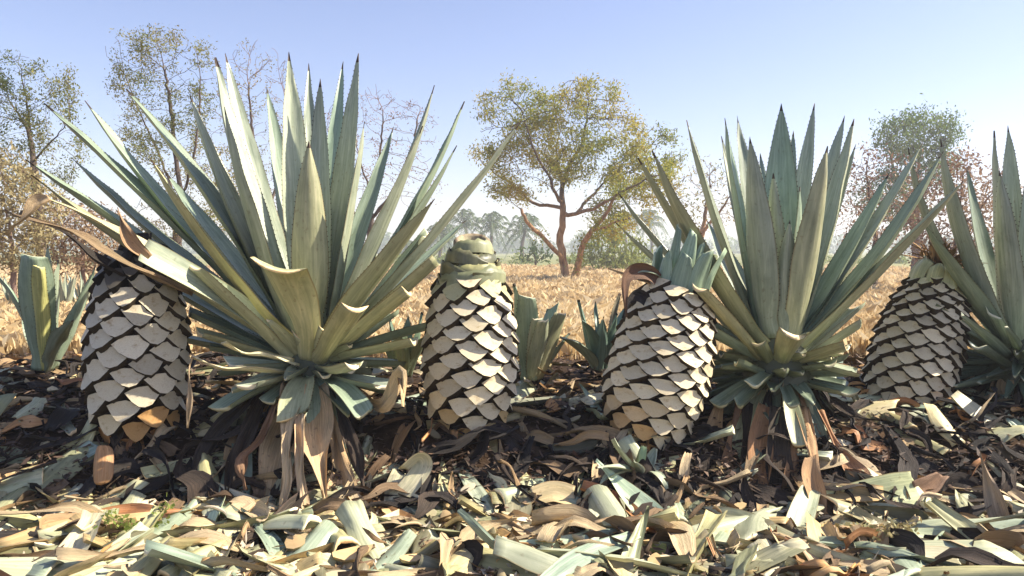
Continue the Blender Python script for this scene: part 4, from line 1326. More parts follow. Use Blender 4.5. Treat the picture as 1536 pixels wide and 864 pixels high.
profC = [(0, 0.50), (0.05, 0.66), (0.12, 0.80), (0.25, 0.94), (0.40, 1.0), (0.58, 0.98), (0.75, 0.88), (0.90, 0.72), (1.0, 0.60)]
hC, HC = make_heart('leaning agave heart topped with upright green leaf stubs', (962, 662), (1018, 430), 2.42, 2.46, 0.164, profC, 10, 14, 4, 0.97, tintC, depth=0.030, seed=3, spin=0.1)
rr = random.Random(8)
stC = [(-100, 0.080, 0.13, 0.085, 0.06), (-62, 0.080, 0.16, 0.095, 0.16), (-140, 0.080, 0.12, 0.075, 0.08), (-20, 0.080, 0.17, 0.085, 0.18), (20, 0.08, 0.14, 0.085, 0.1), (60, 0.08, 0.14, 0.085, 0.1), (110, 0.08, 0.14, 0.085, 0.1), (155, 0.08, 0.14, 0.085, 0.1),
       (-95, 0.045, 0.21, 0.07, 0.04), (-45, 0.04, 0.19, 0.065, 0.05), (-150, 0.045, 0.22, 0.06, 0.05), (80, 0.04, 0.20, 0.07, 0.05)]
for k, (adeg, r_, L_, W_, ln) in enumerate(stC):
    a = R(adeg)
    d = Vector((math.cos(a), math.sin(a), 0))
    z0 = HC * 0.93
    mb = MB()
    sweep(mb, [d * r_ + Vector((0, 0, z0 - 0.03)), d * (r_ + L_ * ln * 0.4) + Vector((0, 0, z0 + L_ * 0.5)), d * (r_ + L_ * ln) + Vector((0, 0, z0 + L_))], -d, W_ * rr.uniform(0.8, 1.0), lambda t: 1.0 - 0.6 * (t / 0.4) ** 2.5, 0.012, 0.2, 12, 8, 0.4, wob=0.007, seed=70 + k, cutskew=rr.choice((-1, 1)) * rr.uniform(0.2, 0.8), twist=rr.uniform(-0.2, 0.2))
    k2 = rr.uniform(0.75, 1.15)
    link('leaf_stub', mb.mesh('leaf_stub', [M['agave'], M['agave_pale'], M['cut'], M['spine']]), hC, (BLU[0] * k2, BLU[1] * k2 * 1.04, BLU[2] * k2))
# the bent brown dead leaf on its shoulder (part of the heart, given in its own axes)
inv = (Matrix.Translation(hC.location) @ hC.rotation_quaternion.to_matrix().to_4x4()).inverted()


def heart_leaf(h, inv_, pts, W, mat, col, name, hint=(0, -1, 0.5), wfn=w_strip, curl=0.6, wob=0.006, seed=1):
    mb = MB()
    sweep(mb, [inv_ @ at(*p) for p in pts], inv_.to_3x3() @ Vector(hint), W, wfn, 0.006, 0.3, 18, 8, 1.0, wob=wob, seed=seed, curl=curl, mats=(0, 0, 0, 0), thick_tip=0.5)
    return link(name, mb.mesh(name, [M[mat]]), h, col)


heart_leaf(hC, inv, [(1000, 440, 2.42), (975, 412, 2.40), (950, 408, 2.38), (938, 420, 2.36), (938, 455, 2.35), (940, 475, 2.35)], 0.055, 'dry', (0.36, 0.24, 0.22), 'dry_leaf', wfn=w_dry, curl=1.1)
heart_leaf(hC, inv, [(1000, 435, 2.44), (985, 412, 2.42), (962, 404, 2.40), (942, 412, 2.38)], 0.060, 'agave', (0.95, 1.02, 1.0), 'leaf', curl=0.4, hint=(0, -0.3, 1))
heart_leaf(hC, inv, [(985, 470, 2.40), (960, 445, 2.38), (945, 450, 2.36), (935, 478, 2.35)], 0.05, 'rot', (0.7, 0.7, 0.8), 'dry_leaf', curl=0.8)
heart_leaf(hC, inv, [(1000, 450, 2.42), (975, 425, 2.42), (955, 417, 2.42), (912, 402, 2.42)], 0.03, 'dry', (1.0, 0.8, 0.6), 'dry_leaf', curl=0.8, hint=(0, -0.3, 1))
for i, (x, y, w, dy) in enumerate([(982, 655, 0.06, -0.1), (1000, 700, 0.05, -0.08), (1030, 700, 0.055, -0.06), (945, 655, 0.05, -0.06), (1065, 690, 0.05, 0.0)]):
    heart_leaf(hC, inv, [(968 + i * 8, 640, 2.40), ((x + 970 + i * 8) / 2, (y + 640) / 2, 2.36), (x, y, 2.38 + dy)], w, 'offcut', (0.75, 0.62, 0.4), 'leaf_stub', curl=0.4, seed=i)


def tintD(t, a, rr):
    if t > 0.84: return (0.9, 0.92, 0.7)
    if t < 0.10: return (0.66, 0.5, 0.36)
    return (1.0, 0.96, 0.88)


profD = [(0, 0.52), (0.05, 0.68), (0.12, 0.82), (0.25, 0.95), (0.40, 1.0), (0.58, 0.95), (0.75, 0.80), (0.88, 0.58), (1.0, 0.42)]
hD, HD = make_heart('leaning agave heart with a frayed dry tuft on its crown', (1343, 634), (1410, 404), 2.72, 2.80, 0.154, profD, 11, 15, 4, 0.90, tintD, depth=0.038, seed=4, spin=0.5)
rr = random.Random(15)
for k in range(8):
    a = k * 0.785 + 0.2
    d = Vector((math.cos(a), math.sin(a), 0))
    mb = MB()
    z0 = HD * 0.90
    sweep(mb, [d * 0.085 + Vector((0, 0, z0 - 0.02)), d * 0.080 + Vector((0, 0, z0 + 0.035)), d * 0.062 + Vector((0, 0, z0 + rr.uniform(0.045, 0.085)))], -d, 0.075, w_strip, 0.012, 0.4, 9, 8, 0.4, wob=0.012, seed=k, cutskew=rr.uniform(-0.4, 0.4))
    link('sheath', mb.mesh('sheath', [M['agave'], M['agave_pale'], M['cut'], M['spine']]), hD, (1.5, 1.35, 0.95))
mb = MB()
for k in range(70):
    a = rr.uniform(0, 6.28); r_ = rr.uniform(0.0, 0.06); e = rr.uniform(0.2, 1.3)
    d = Vector((math.cos(a), math.sin(a), 0))
    p0 = d * r_ + Vector((0, 0, HD * 0.98 + 0.03))
    l = rr.uniform(0.04, 0.085)
    sweep(mb, [p0, p0 + d * l * 0.3 + Vector((0, 0, l * 0.7 * math.sin(e))), p0 + d * l * math.cos(e) * 1.2 + Vector((rr.uniform(-0.01, 0.01), 0, l * math.sin(e)))], -d, rr.uniform(0.010, 0.026), w_dry, 0.002, 0.4, 5, 4, 1.0, wob=0.008, seed=k, mats=(0, 0, 0, 0), curl=0.8)
link('dry_tuft', mb.mesh('dry_tuft', [M['dry']]), hD, (0.85, 0.62, 0.42))
tipB.location = (0, 0, HB * 0.985)
tipB.rotation_euler = (R(24), 0, 0)
# hanging leaf stubs and a dead stalk under the slender heart
invB = (Matrix.Translation(hB.location) @ hB.rotation_quaternion.to_matrix().to_4x4()).inverted()
for i, (pts, w, mt, c) in enumerate([
    ([(712, 640, 2.42), (712, 690, 2.30), (710, 740, 2.22)], 0.030, 'rot', (0.9, 0.85, 0.9)),
    ([(695, 640, 2.42), (690, 655, 2.36), (686, 672, 2.34)], 0.045, 'offcut', (0.9, 0.72, 0.45)),
    ([(728, 640, 2.42), (738, 665, 2.34), (745, 685, 2.30)], 0.05, 'offcut', (0.85, 0.7, 0.45)),
    ([(722, 645, 2.42), (726, 680, 2.34), (728, 705, 2.28)], 0.05, 'offcut', (0.7, 0.52, 0.33)),
    ([(675, 640, 2.44), (660, 668, 2.36), (655, 690, 2.32)], 0.06, 'amber', (0.7, 0.5, 0.45)),
    ([(690, 645, 2.42), (680, 690, 2.32), (668, 735, 2.24)], 0.05, 'rot', (1, 1, 1)),
    ([(735, 645, 2.44), (752, 700, 2.32), (768, 745, 2.24)], 0.06, 'rot', (1.6, 1.5, 1.5)),
    ([(700, 645, 2.42), (697, 700, 2.30), (690, 750, 2.22)], 0.05, 'rot', (1.3, 1.2, 1.2)),
    ([(725, 650, 2.42), (738, 710, 2.28), (748, 752, 2.20)], 0.05, 'rot', (1.9, 1.7, 1.6)),
    ([(748, 640, 2.46), (775, 690, 2.36), (790, 730, 2.28)], 0.05, 'rot', (1.5, 1.4, 1.3)),
]):
    heart_leaf(hB, invB, pts, w, mt, c, 'dry_leaf' if mt == 'rot' else 'leaf_stub', curl=0.6, seed=40 + i, wfn=w_strip)

def heart_skirt(h, n, r, seed, zb=0.03):
    rr = random.Random(seed)
    for k in range(n):
        az = 6.28318 * (k + rr.random()) / n
        hz = Vector((math.cos(az), math.sin(az), 0))
        l = rr.uniform(0.05, 0.15)
        z0 = zb + rr.uniform(-0.03, 0.03)
        b = hz * r * rr.uniform(0.75, 1.0) + Vector((0, 0, z0))
        mb = MB()
        sweep(mb, [b, b + hz * l * 0.30 + Vector((0, 0, -l * 0.3)), b + hz * l * rr.uniform(0.2, 0.7) + Vector((rr.uniform(-0.02, 0.02), 0, -l * 0.8))], hz + Vector((0, 0, 0.3)), rr.uniform(0.03, 0.055), w_dry if rr.random() < 0.5 else w_strip, 0.005, 0.25, 8, 6, 1.0, twist=rr.uniform(-0.5, 0.5), wob=0.010, seed=rr.randint(0, 9999), curl=rr.uniform(0.2, 0.9), mats=(0, 0, 0, 0), thick_tip=0.6)
        mt, c = rr.choice([('rot', (1.4, 1.2, 1.0)), ('rot', (2.0, 1.7, 1.4)), ('amber', (0.6, 0.5, 0.42)), ('dry', (0.6, 0.48, 0.38)), ('amber', (0.85, 0.75, 0.6)), ('dry', (0.9, 0.78, 0.6))])
        link('withered_leaf_base', mb.mesh('withered_leaf_base', [M[mt]]), h, c)


for h_, r_, sd in ((hA, 0.085, 1), (hB, 0.075, 2), (hC, 0.09, 3), (hD, 0.10, 4)):
    heart_skirt(h_, 22, r_, sd)
    heart_skirt(h_, 14, r_ * 0.8, sd + 10, 0.0)

# ------------------------------------------------------------------ small agaves
def small_agave(name, label, c_px, Y, leaves, group=None, cat='agave', thick=0.014):
    c = at(c_px[0], c_px[1], Y)
    root = empty(name, Vector((c.x, c.y, gz(c.x, c.y))), label, cat, group)
    zc = 0.03
    core_lathe([(0.035, -0.05), (0.04, 0.0), (0.035, zc), (0.012, zc + 0.04)], 'core', M['core'], root, 10)
    for i, (x, y, w, dy, col, bd, t1) in enumerate(leaves):
        agave_leaf(root, Vector((c.x, c.y, root.location.z + zc)), (x, y), w, Y, dy, col, bd, t1=t1 if t1 >= 1 else 0.70, r0=0.02, thick=thick, seed=700 + i + int(c_px[0]), name='leaf' if t1 >= 1 else 'leaf_stub', cs=rnd.uniform(-0.9, 0.9), wob=0.012, ch=0.24 if t1 >= 1 else 0.10)
    return root


small_agave('small_agave', 'small agave with two arching leaves and a broad cut centre blade', (68, 545), 2.95,
            [(50, 384, 0.12, -0.12, BLU, 0.0, 0.5), (58, 400, 0.05, -0.17, (1.5, 1.35, 0.7), 0.0, 0.6), (72, 366, 0.065, 0.05, GREY, 0.0, 1.0), (88, 390, 0.085, 0.0, TEAL, 0.0, 1.0), (142, 398, 0.075, -0.05, BLU, 0.03, 1.0), (-14, 400, 0.09, -0.1, BLU, -0.06, 1.0),  # narrow yellow blade stands in for a sunlit stripe on the broad one
             (30, 420, 0.07, 0.2, TEAL, 0.0, 1.0), (110, 480, 0.06, -0.3, TEAL, -0.05, 1.0)])
small_agave('small_agave', 'stubby blue green agave with ragged cut tops next to the slender heart', (795, 565), 2.85,
            [(772, 425, 0.07, -0.05, BLU, 0.0, 1.0), (790, 445, 0.085, -0.10, BLU, 0.0, 0.5), (780, 455, 0.07, 0.05, TEAL, 0.0, 0.5), (806, 478, 0.06, -0.15, GREY, 0.0, 0.6), (842, 470, 0.10, -0.10, YEL2, 0.02, 0.55), (830, 460, 0.08, 0.10, TEAL, 0.0, 0.5), (815, 480, 0.06, -0.2, LITE, 0.0, 0.6), (855, 500, 0.07, 0.0, TEAL, 0.0, 1.0)])
small_agave('young_agave', 'dark young agave with arching leaves between the stubby agave and the leaning heart', (900, 545), 2.95,
            [(867, 450, 0.06, 0.0, (0.45, 0.6, 0.6), 0.0, 1.0), (872, 478, 0.05, -0.15, (0.45, 0.6, 0.6), -0.12, 1.0), (893, 452, 0.03, 0.2, (0.5, 0.65, 0.6), 0.0, 1.0), (940, 455, 0.06, 0.05, (0.4, 0.55, 0.58), -0.03, 1.0), (952, 478, 0.06, -0.10, (0.4, 0.55, 0.58), -0.08, 1.0),
             (925, 470, 0.05, -0.05, (0.45, 0.6, 0.6), 0.0, 1.0), (840, 505, 0.06, -0.15, TEAL, -0.08, 1.0), (930, 440, 0.03, 0.15, (0.8, 0.6, 0.5), 0.0, 1.0), (905, 475, 0.05, -0.1, (0.4, 0.55, 0.6), 0.0, 1.0)])
small_agave('young_agave', 'dark low agave with short leaves between the slender heart and the largest agave', (605, 548), 2.9,
            [(585, 480, 0.05, 0.0, (0.45, 0.58, 0.55), 0.0, 1.0), (612, 470, 0.05, 0.1, (0.5, 0.6, 0.55), 0.0, 1.0), (632, 468, 0.06, 0.0, (0.5, 0.65, 0.6), 0.03, 1.0), (640, 500, 0.06, -0.12, (0.55, 0.62, 0.5), -0.05, 1.0), (566, 505, 0.05, -0.1, (0.45, 0.55, 0.5), -0.05, 1.0), (600, 500, 0.06, -0.15, (0.5, 0.6, 0.5), 0.0, 0.6)])
small_agave('young_agave', 'bright green agave sucker sprouting below the leaning heart', (965, 740), 2.22,
            [(920, 655, 0.030, -0.05, LITE, 0.04, 1.0), (893, 702, 0.040, -0.12, LITE, -0.05, 1.0), (945, 668, 0.028, 0.05, (0.9, 1.1, 0.8), 0.0, 1.0), (965, 668, 0.028, 0.0, (0.9, 1.1, 0.8), 0.0, 1.0), (985, 672, 0.028, 0.03, GREY, 0.0, 1.0), (1002, 735, 0.035, -0.08, LITE, -0.25, 1.0), (898, 730, 0.035, -0.1, LITE, -0.15, 1.0), (950, 690, 0.03, -0.1, GREY, 0.0, 1.0), (1000, 700, 0.025, 0.05, GREY, -0.1, 1.0)], cat='young agave', thick=0.006)
for i, (x, y, Y) in enumerate([(92, 440, 7.6), (30, 444, 7.2), (128, 436, 8.0)]):
    rs = random.Random(i)
    small_agave('far_agave', 'tiny spiky agave out in the golden field behind the dark topped heart', (x, y), Y,
                [(x + rs.uniform(-34, 34), y - rs.uniform(8, 34), 0.06, rs.uniform(-0.3, 0.3), GREY, 0.0, 1.0) for _ in range(11)], group='tiny agaves in the field')


# ------------------------------------------------------------------ trimmings on the ground
def piece_mesh(kind, seed):
    rr = random.Random(seed)
    mb = MB()
    if kind == 'chip':                                  # thin cut slice, lens or lozenge shaped
        k = 9
        L_, W_ = rr.uniform(0.045, 0.085), rr.uniform(0.022, 0.042)
        b = rr.uniform(-0.35, 0.35)
        top, bot = [], []
        for i in range(k):
            a = 6.28318 * i / k
            p = rr.uniform(0.85, 1.5)
            x = L_ / 2 * math.cos(a) * rr.uniform(0.9, 1.08)
            y = W_ / 2 * math.copysign(abs(math.sin(a)) ** p, math.sin(a))
            z = b * x * x / L_ * 2 + 0.12 * y
            top.append(Vector((x, y, z + 0.0035))); bot.append(Vector((x * 0.94, y * 0.94, z - 0.0025)))
        mb.v = top + bot + [Vector((0, 0, 0.005)), Vector((0, 0, -0.003))] + top
        for i in range(k):
            j = (i + 1) % k
            mb.quad((2 * k + 2 + i, 2 * k + 2 + j, 2 * k), 0)
            mb.quad((k + j, k + i, 2 * k + 1), 1)
            mb.quad((i, k + i, k + j, j), 1)
        return mb.mesh('chip', [M['cut'], M['offcut']])
    if kind == 'strip':                                 # fleshy cut length of blade
        L_, W_ = rr.uniform(0.07, 0.26), rr.uniform(0.03, 0.08)
        c = rr.uniform(-0.3, 0.3)
        P = [Vector((-L_ / 2, 0, 0)), Vector((-L_ / 6, rr.uniform(-0.01, 0.01), c * L_ * 0.18)), Vector((L_ / 6, rr.uniform(-0.012, 0.012), c * L_ * 0.18)), Vector((L_ / 2, rr.uniform(-0.01, 0.01), 0))]
        sweep(mb, P, (0, 0, 1 if rr.random() < 0.6 else -1), W_, w_strip if rr.random() < 0.6 else w_agave, 0.010, rr.uniform(0.1, 0.4), 9, 6, 1.0 if rr.random() < 0.3 else 0.7, twist=rr.uniform(-0.8, 0.8), wob=0.013, seed=seed, cutskew=rr.uniform(-0.8, 0.8), thick_tip=0.5)
        return mb.mesh('strip', [M['offcut'], M['offcut'], M['cut'], M['spine']])
    if kind == 'green':                                 # fresher green blade length with its point or cut off
        L_, W_ = rr.uniform(0.18, 0.50), rr.uniform(0.04, 0.085)
        c = rr.uniform(-0.25, 0.25)
        P = [Vector((-L_ / 2, 0, 0)), Vector((0, rr.uniform(-0.02, 0.02), c * L_ * 0.2)), Vector((L_ / 2, rr.uniform(-0.03, 0.03), 0))]
        sweep(mb, P, (0, 0, 1 if rr.random() < 0.6 else -1), W_, w_agave, 0.012, rr.uniform(0.15, 0.35), 12, 8, 1.0 if rr.random() < 0.5 else 0.6, twist=rr.uniform(-0.7, 0.7), wob=0.010, seed=seed, cutskew=rr.uniform(-0.7, 0.7), thick_tip=0.4)
        return mb.mesh('blade', [M['agave'], M['agave_pale'], M['cut'], M['spine']])
    L_, W_ = rr.uniform(0.10, 0.36), rr.uniform(0.025, 0.065)
    P = [Vector((-L_ / 2, 0, 0))] + [Vector((L_ * (i / 4 - 0.5), rr.uniform(-0.025, 0.025), rr.uniform(-0.012, 0.03))) for i in (1, 2, 3)] + [Vector((L_ / 2, rr.uniform(-0.02, 0.02), rr.uniform(-0.01, 0.03)))]
    mt = {'dry': 'dry', 'rot': 'rot', 'amber': 'amber'}[kind]
    sweep(mb, P, (0, 0, 1), W_, w_dry if rr.random() < 0.7 else w_strip, 0.003, 0.2, 12, 6, 1.0, twist=rr.uniform(-1.4, 1.4), wob=0.012, seed=seed, curl=rr.uniform(0.2, 1.1) if kind != 'amber' else rr.uniform(0.1, 0.5), mats=(0, 0, 0, 0), thick_tip=0.6)
    return mb.mesh(kind, [M[mt]])


VAR = {k: [piece_mesh(k, 1000 * i + s) for s in range(n)] for i, (k, n) in enumerate((('chip', 16), ('strip', 18), ('green', 12), ('dry', 20), ('rot', 18), ('amber', 10)))}
for _l in VAR.values():
    for _m in _l:
        xs_ = [v.co.x for v in _m.vertices]
        _m['len'] = max(xs_) - min(xs_)
INFO = {
    'chip': ('leaf_chip', 'small pale cut leaf chip lying among the trimmings', 'leaf chip', 'pale leaf chips'),
    'strip': ('leaf_strip', 'fleshy cream length of cut agave blade in the litter', 'leaf strip', 'cream cut leaf strips'),
    'green': ('agave_cutting', 'grey green severed agave blade lying in the litter', 'leaf blade', 'severed green blades'),
    'dry': ('dry_leaf', 'curled tan dry leaf lying among the trimmings', 'dry leaf', 'curled tan dry leaves'),
    'rot': ('rotted_leaf', 'blackish brown rotted leaf scrap on the bank', 'rotted leaf', 'rotted leaf scraps'),
    'amber': ('amber_leaf', 'orange brown leaf offcut lying in the litter', 'leaf offcut', 'orange brown offcuts'),
}
rl = random.Random(77)
grng = np.random.default_rng(12)


def ground_frame(x, y, yaw, tilt_a, tilt):
    e = 0.03
    nx = (gz(x - e, y) - gz(x + e, y)) / (2 * e); ny = (gz(x, y - e) - gz(x, y + e)) / (2 * e)
    nrm = Vector((nx, ny, 1)).normalized()
    q = Vector((0, 0, 1)).rotation_difference(nrm).to_matrix()
    return q @ Matrix.Rotation(tilt, 3, Vector((math.cos(tilt_a), math.sin(tilt_a), 0))) @ Matrix.Rotation(yaw, 3, 'Z')


TONES = {
    'chip': [('creamy', (1.0, 0.98, 0.92)), ('greenish white', (0.92, 0.96, 0.86)), ('dull ivory', (0.85, 0.83, 0.74)), ('tan', (0.85, 0.68, 0.48)), ('bright white', (1.06, 1.04, 1.0))],
    'strip': [('cream', (1.1, 1.05, 0.98)), ('pale olive', (0.85, 0.86, 0.72)), ('butter yellow', (1.15, 1.0, 0.76)), ('light orange', (1.05, 0.78, 0.52)), ('grey', (0.80, 0.84, 0.84))],
    'green': [('silvery', (1.25, 1.2, 1.16)), ('blue green', (0.9, 0.98, 0.98)), ('yellowish', (1.35, 1.15, 0.82)), ('olive', (0.95, 0.88, 0.68)), ('whitish', (1.5, 1.42, 1.3))],
    'dry': [('tan', (1.0, 0.95, 0.88)), ('dark brown', (0.42, 0.34, 0.29)), ('straw coloured', (1.15, 1.1, 1.0)), ('light brown', (0.80, 0.66, 0.52)), ('pale beige', (1.2, 1.14, 1.08))],
    'rot': [('black', (0.7, 0.7, 0.72)), ('dark brown', (1.15, 1.0, 0.92)), ('charcoal grey', (1.0, 1.0, 1.05)), ('ashen brown', (1.7, 1.55, 1.4))],
    'amber': [('orange', (1.08, 1.0, 0.9)), ('brown', (0.75, 0.62, 0.55)), ('amber yellow', (1.15, 1.15, 1.0)), ('russet', (0.62, 0.48, 0.42))],
}
SHAPE = {'chip': 'cut leaf chip', 'strip': 'fleshy cut strip', 'green': 'severed agave blade', 'dry': 'curled dry leaf', 'rot': 'rotted leaf scrap', 'amber': 'leaf offcut'}


def tone_pick(kind, rr):
    w, c = rr.choice(TONES[kind])
    k = rr.uniform(0.85, 1.08)
    return w, (c[0] * k, c[1] * k, c[2] * k)


MARKS = [(-1.19, 'the dark topped heart'), (-0.65, 'the largest agave'), (-0.14, 'the slender heart'), (0.42, 'the leaning heart'), (0.88, 'the upright agave'), (1.38, 'the frayed heart'), (1.85, 'the edge agave')]


def where(x, y):
    k = 2.45 / y                                        # compare at the depth of the plants
    best = sorted(MARKS, key=lambda m_: abs(m_[0] - x * (k if y < 2.45 else 1)))
    n_ = best[0][1]
    if y < 1.86: return 'well before ' + n_
    if y < 2.12: return 'on the floor before ' + n_
    if y < 2.5: return 'on the bank under ' + n_
    return 'on the bank behind ' + n_


def pick_kind(y, rr):
    """pale trimmings on the floor in front, rotted scraps up the bank, mixed on top"""
    if y < 2.12: t = (('chip', 0.26), ('strip', 0.26), ('green', 0.22), ('dry', 0.21), ('rot', 0.02), ('amber', 0.03))
    elif y < 2.5: t = (('chip', 0.13), ('strip', 0.09), ('green', 0.10), ('dry', 0.20), ('rot', 0.44), ('amber', 0.04))
    else: t = (('chip', 0.26), ('strip', 0.16), ('green', 0.05), ('dry', 0.22), ('rot', 0.22), ('amber', 0.09))
    u = rr.random()
    for k, p in t:
        if u < p: return k
        u -= p
    return 'dry'


placed = {k: 0 for k in VAR}


def put_piece(kind, x, y, lift, yaw=None, tilt=None, s=None, col=None, label=None):
    vi = rl.randrange(len(VAR[kind]))
    me = VAR[kind][vi]
    name, lab, cat, grp = INFO[kind]
    word, c_ = tone_pick(kind, rl)
    o = link(name, me, None, col or c_)
    s = s or rl.uniform(0.8, 1.2) * (1.22 if y < 1.95 else 1.0)
    d_ = max(me['len'] * s, 0.001)
    size = ('tiny' if d_ < 0.05 else 'small' if d_ < 0.09 else 'short' if d_ < 0.14 else 'medium' if d_ < 0.20 else 'long')
    tag(o, label or '%s %s %s %s' % (size, word, SHAPE[kind], where(x, y)), cat, None if label else grp)
    fr = ground_frame(x, y, rl.uniform(0, 6.28) if yaw is None else yaw, rl.uniform(0, 6.28), R(rl.uniform(0, 24)) if tilt is None else tilt)
    o.matrix_world = Matrix.Translation(Vector((x, y, gz(x, y) + lift))) @ fr.to_4x4() @ Matrix.Scale(s, 4)
    placed[kind] += 1
    return o


LIM = {'chip': 230, 'strip': 210, 'green': 170, 'dry': 220, 'rot': 180, 'amber': 60}
rest = []
for i in range(2600):
    u = rl.random()
    y = 1.62 + 0.55 * u if rl.random() < 0.55 else 2.12 + 1.25 * u ** 1.3
    x = rl.uniform(-1, 1) * (0.70 * y + 0.12)
    kind = pick_kind(y, rl)
    if y > 2.9 and rl.random() < 0.4: continue
    lift = rl.uniform(0.004, 0.045) if y < 2.15 else rl.uniform(0.0, 0.03)
    if placed[kind] < LIM[kind]: put_piece(kind, x, y, lift)
    else: rest.append((kind, x, y, lift - 0.012))


def heap(name, kinds, label, cat):
    """what lies under and between the trimmings above: too many to count"""
    V, F, MI, UV = [], [], [], []
    mats = []
    off = 0
    groups = {}
    for kind, x, y, lift in rest:
        if kind in kinds: groups.setdefault(kind, []).append((x, y, lift))
    mb_v = []; faces = []; mi = []; uvs = []; tints = []
    for kind, lst in groups.items():
        for (x, y, lift) in lst:
            me = rl.choice(VAR[kind])
            key = (kind, me.name)
            fr = ground_frame(x, y, rl.uniform(0, 6.28), rl.uniform(0, 6.28), R(rl.uniform(0, 28))) * rl.uniform(0.6, 1.0)
            p = Vector((x, y, gz(x, y) + lift))
            base = len(mb_v)
            mb_v.extend([tuple(p + fr @ v.co) for v in me.vertices])
            remap = []
            for mt in me.materials:
                if mt not in mats: mats.append(mt)
                remap.append(mats.index(mt))
            ul = me.uv_layers[0].data
            ox = rl.uniform(0, 9)
            tc_ = tone_pick(kind, rl)[1]
            gap_dark = rl.uniform(0.25, 0.85)                # older brown leaves, darkened further to paint the shade in the gaps
            tc_ = (tc_[0] * gap_dark, tc_[1] * gap_dark * 0.90, tc_[2] * gap_dark * 0.80, 1.0)
            tints.extend(tc_ * len(me.polygons))
            for poly in me.polygons:
                faces.append(tuple(base + v for v in poly.vertices)); mi.append(remap[poly.material_index])
                for li in poly.loop_indices:
                    uvs.append(ul[li].uv[0]); uvs.append(ul[li].uv[1] + ox)
    me = bpy.data.meshes.new(name)
    me.from_pydata(mb_v, [], faces)
    for mt in mats: me.materials.append(mt)
    me.polygons.foreach_set('material_index', mi)
    me.polygons.foreach_set('use_smooth', [True] * len(faces))
    u = me.uv_layers.new(name='UVMap'); u.data.foreach_set('uv', uvs)
    ta = me.attributes.new('tint', 'FLOAT_COLOR', 'FACE')
    ta.data.foreach_set('color', tints)
    tag(link(name, me), label, cat, kind='stuff')


heap('leaf_litter', ('chip', 'strip', 'green', 'dry', 'amber', 'rot'), 'loose litter of chopped agave leaves filling the gaps between larger trimmings', 'litter')


def small_scraps():
    """fine flakes and fibres over bank and floor"""
    rg = np.random.default_rng(9)
    n = 24000
    y = np.where(rg.random(n) < 0.6, 1.6 + 0.7 * rg.random(n), 2.2 + 1.3 * rg.random(n))
    x = (rg.random(n) * 2 - 1) * (0.70 * y + 0.12)
    z = np.array([gz(a, b) for a, b in zip(x, y)]) + 0.006 + 0.034 * rg.random(n)
    ctr = np.stack([x, y, z], 1)
    d = rg.normal(0, 1, (n, 3)); d[:, 2] *= 0.3; d /= np.linalg.norm(d, axis=1)[:, None]
    s = np.cross(d, np.array([0, 0, 1.0]) + rg.normal(0, 0.3, (n, 3))); s /= np.linalg.norm(s, axis=1)[:, None]
    L = (0.012 + 0.045 * rg.random(n) ** 2)[:, None]; W = (0.003 + 0.014 * rg.random(n) ** 2)[:, None]
    P = np.empty((n, 4, 3))
    P[:, 0] = ctr - d * L * 0.5 - s * W * 0.3; P[:, 1] = ctr - d * L * 0.1 + s * W * 0.5; P[:, 2] = ctr + d * L * 0.5 + s * W * 0.2; P[:, 3] = ctr + d * L * 0.1 - s * W * 0.5
    P += rg.normal(0, 0.002, P.shape)
    tone = np.clip(rg.random(n) * (0.35 + 0.75 * (y < 2.1)), 0, 1)
    m = mat_foliage('leaf_flakes', [(0.05, 0.035, 0.026), (0.16, 0.10, 0.065), (0.38, 0.27, 0.17), (0.62, 0.54, 0.40)], 0.1)
    tag(tri_cloud('leaf_flakes', P, m, tone), 'fine flakes and fibres scattered over bank and floor', 'flakes', kind='stuff')


small_scraps()


# ------------------------------------------------------------------ trimmings one can point at
def marked(name, label, cat, pts, W, mats, col, wfn=w_strip, curl=0.0, wob=0.004, hint=(0, -0.4, 1), thick=0.008, ch=0.25, twist=0.0, seed=1, t1=0.7, cs=0.2, nseg=18, teeth=False):
    """a single named piece; pts are photograph pixels with depth"""
    P = [at(*p) for p in pts]
    base = P[0].copy()
    mb = MB()
    sweep(mb, [p - base for p in P], hint, W, wfn, thick, ch, nseg, 8, t1, twist=twist, wob=wob, seed=seed, curl=curl, cutskew=cs, mats=(0, 1, 2, 3) if len(mats) > 1 else (0, 0, 0, 0), thick_tip=0.6, teeth=teeth)
    o = link(name, mb.mesh(name, mats), None, col)
    o.location = base
    return tag(o, label, cat)


AG = [M['agave'], M['agave_pale'], M['cut'], M['spine']]
OF = [M['offcut'], M['offcut'], M['cut'], M['spine']]
DR = [M['dry']]
AM = [M['amber']]


def gy(py):
    """depth of the floor seen at pixel row py (rough, floor in front of the bank)"""
    best = 2.0
    for i in range(200):
        y = 1.5 + i * 0.01
        p = at(768, py, y)
        if p.z < gz(0.0, y) + 0.035: return y
    return best


marked('agave_cutting', 'long broad olive agave blade lying flat with a torn brown end', 'leaf blade', [(1225, 765, gy(760)), (1290, 748, gy(745)), (1340, 738, gy(738)), (1380, 732, gy(735))], 0.10, AG, (1.5, 1.4, 1.0), wfn=w_strip, hint=(0, -0.9, 0.6), seed=3, ch=0.15)
marked('torn_leaf', 'torn dark brown leaf end beside the long broad olive blade', 'dry leaf', [(1372, 736, gy(736)), (1390, 730, gy(730)), (1412, 712, gy(722))], 0.07, DR, (0.5, 0.36, 0.32), wfn=w_strip, curl=0.9, wob=0.012, hint=(0, -0.9, 0.6))
marked('curled_strip', 'thick cream strip curled over on itself near the slender heart', 'leaf strip', [(590, 752, gy(745)), (615, 728, gy(735)), (634, 700, gy(725)), (628, 688, gy(722)), (608, 704, gy(728))], 0.062, OF, (1.1, 1.05, 0.95), hint=(0, -0.8, 0.7), ch=0.1, nseg=24)
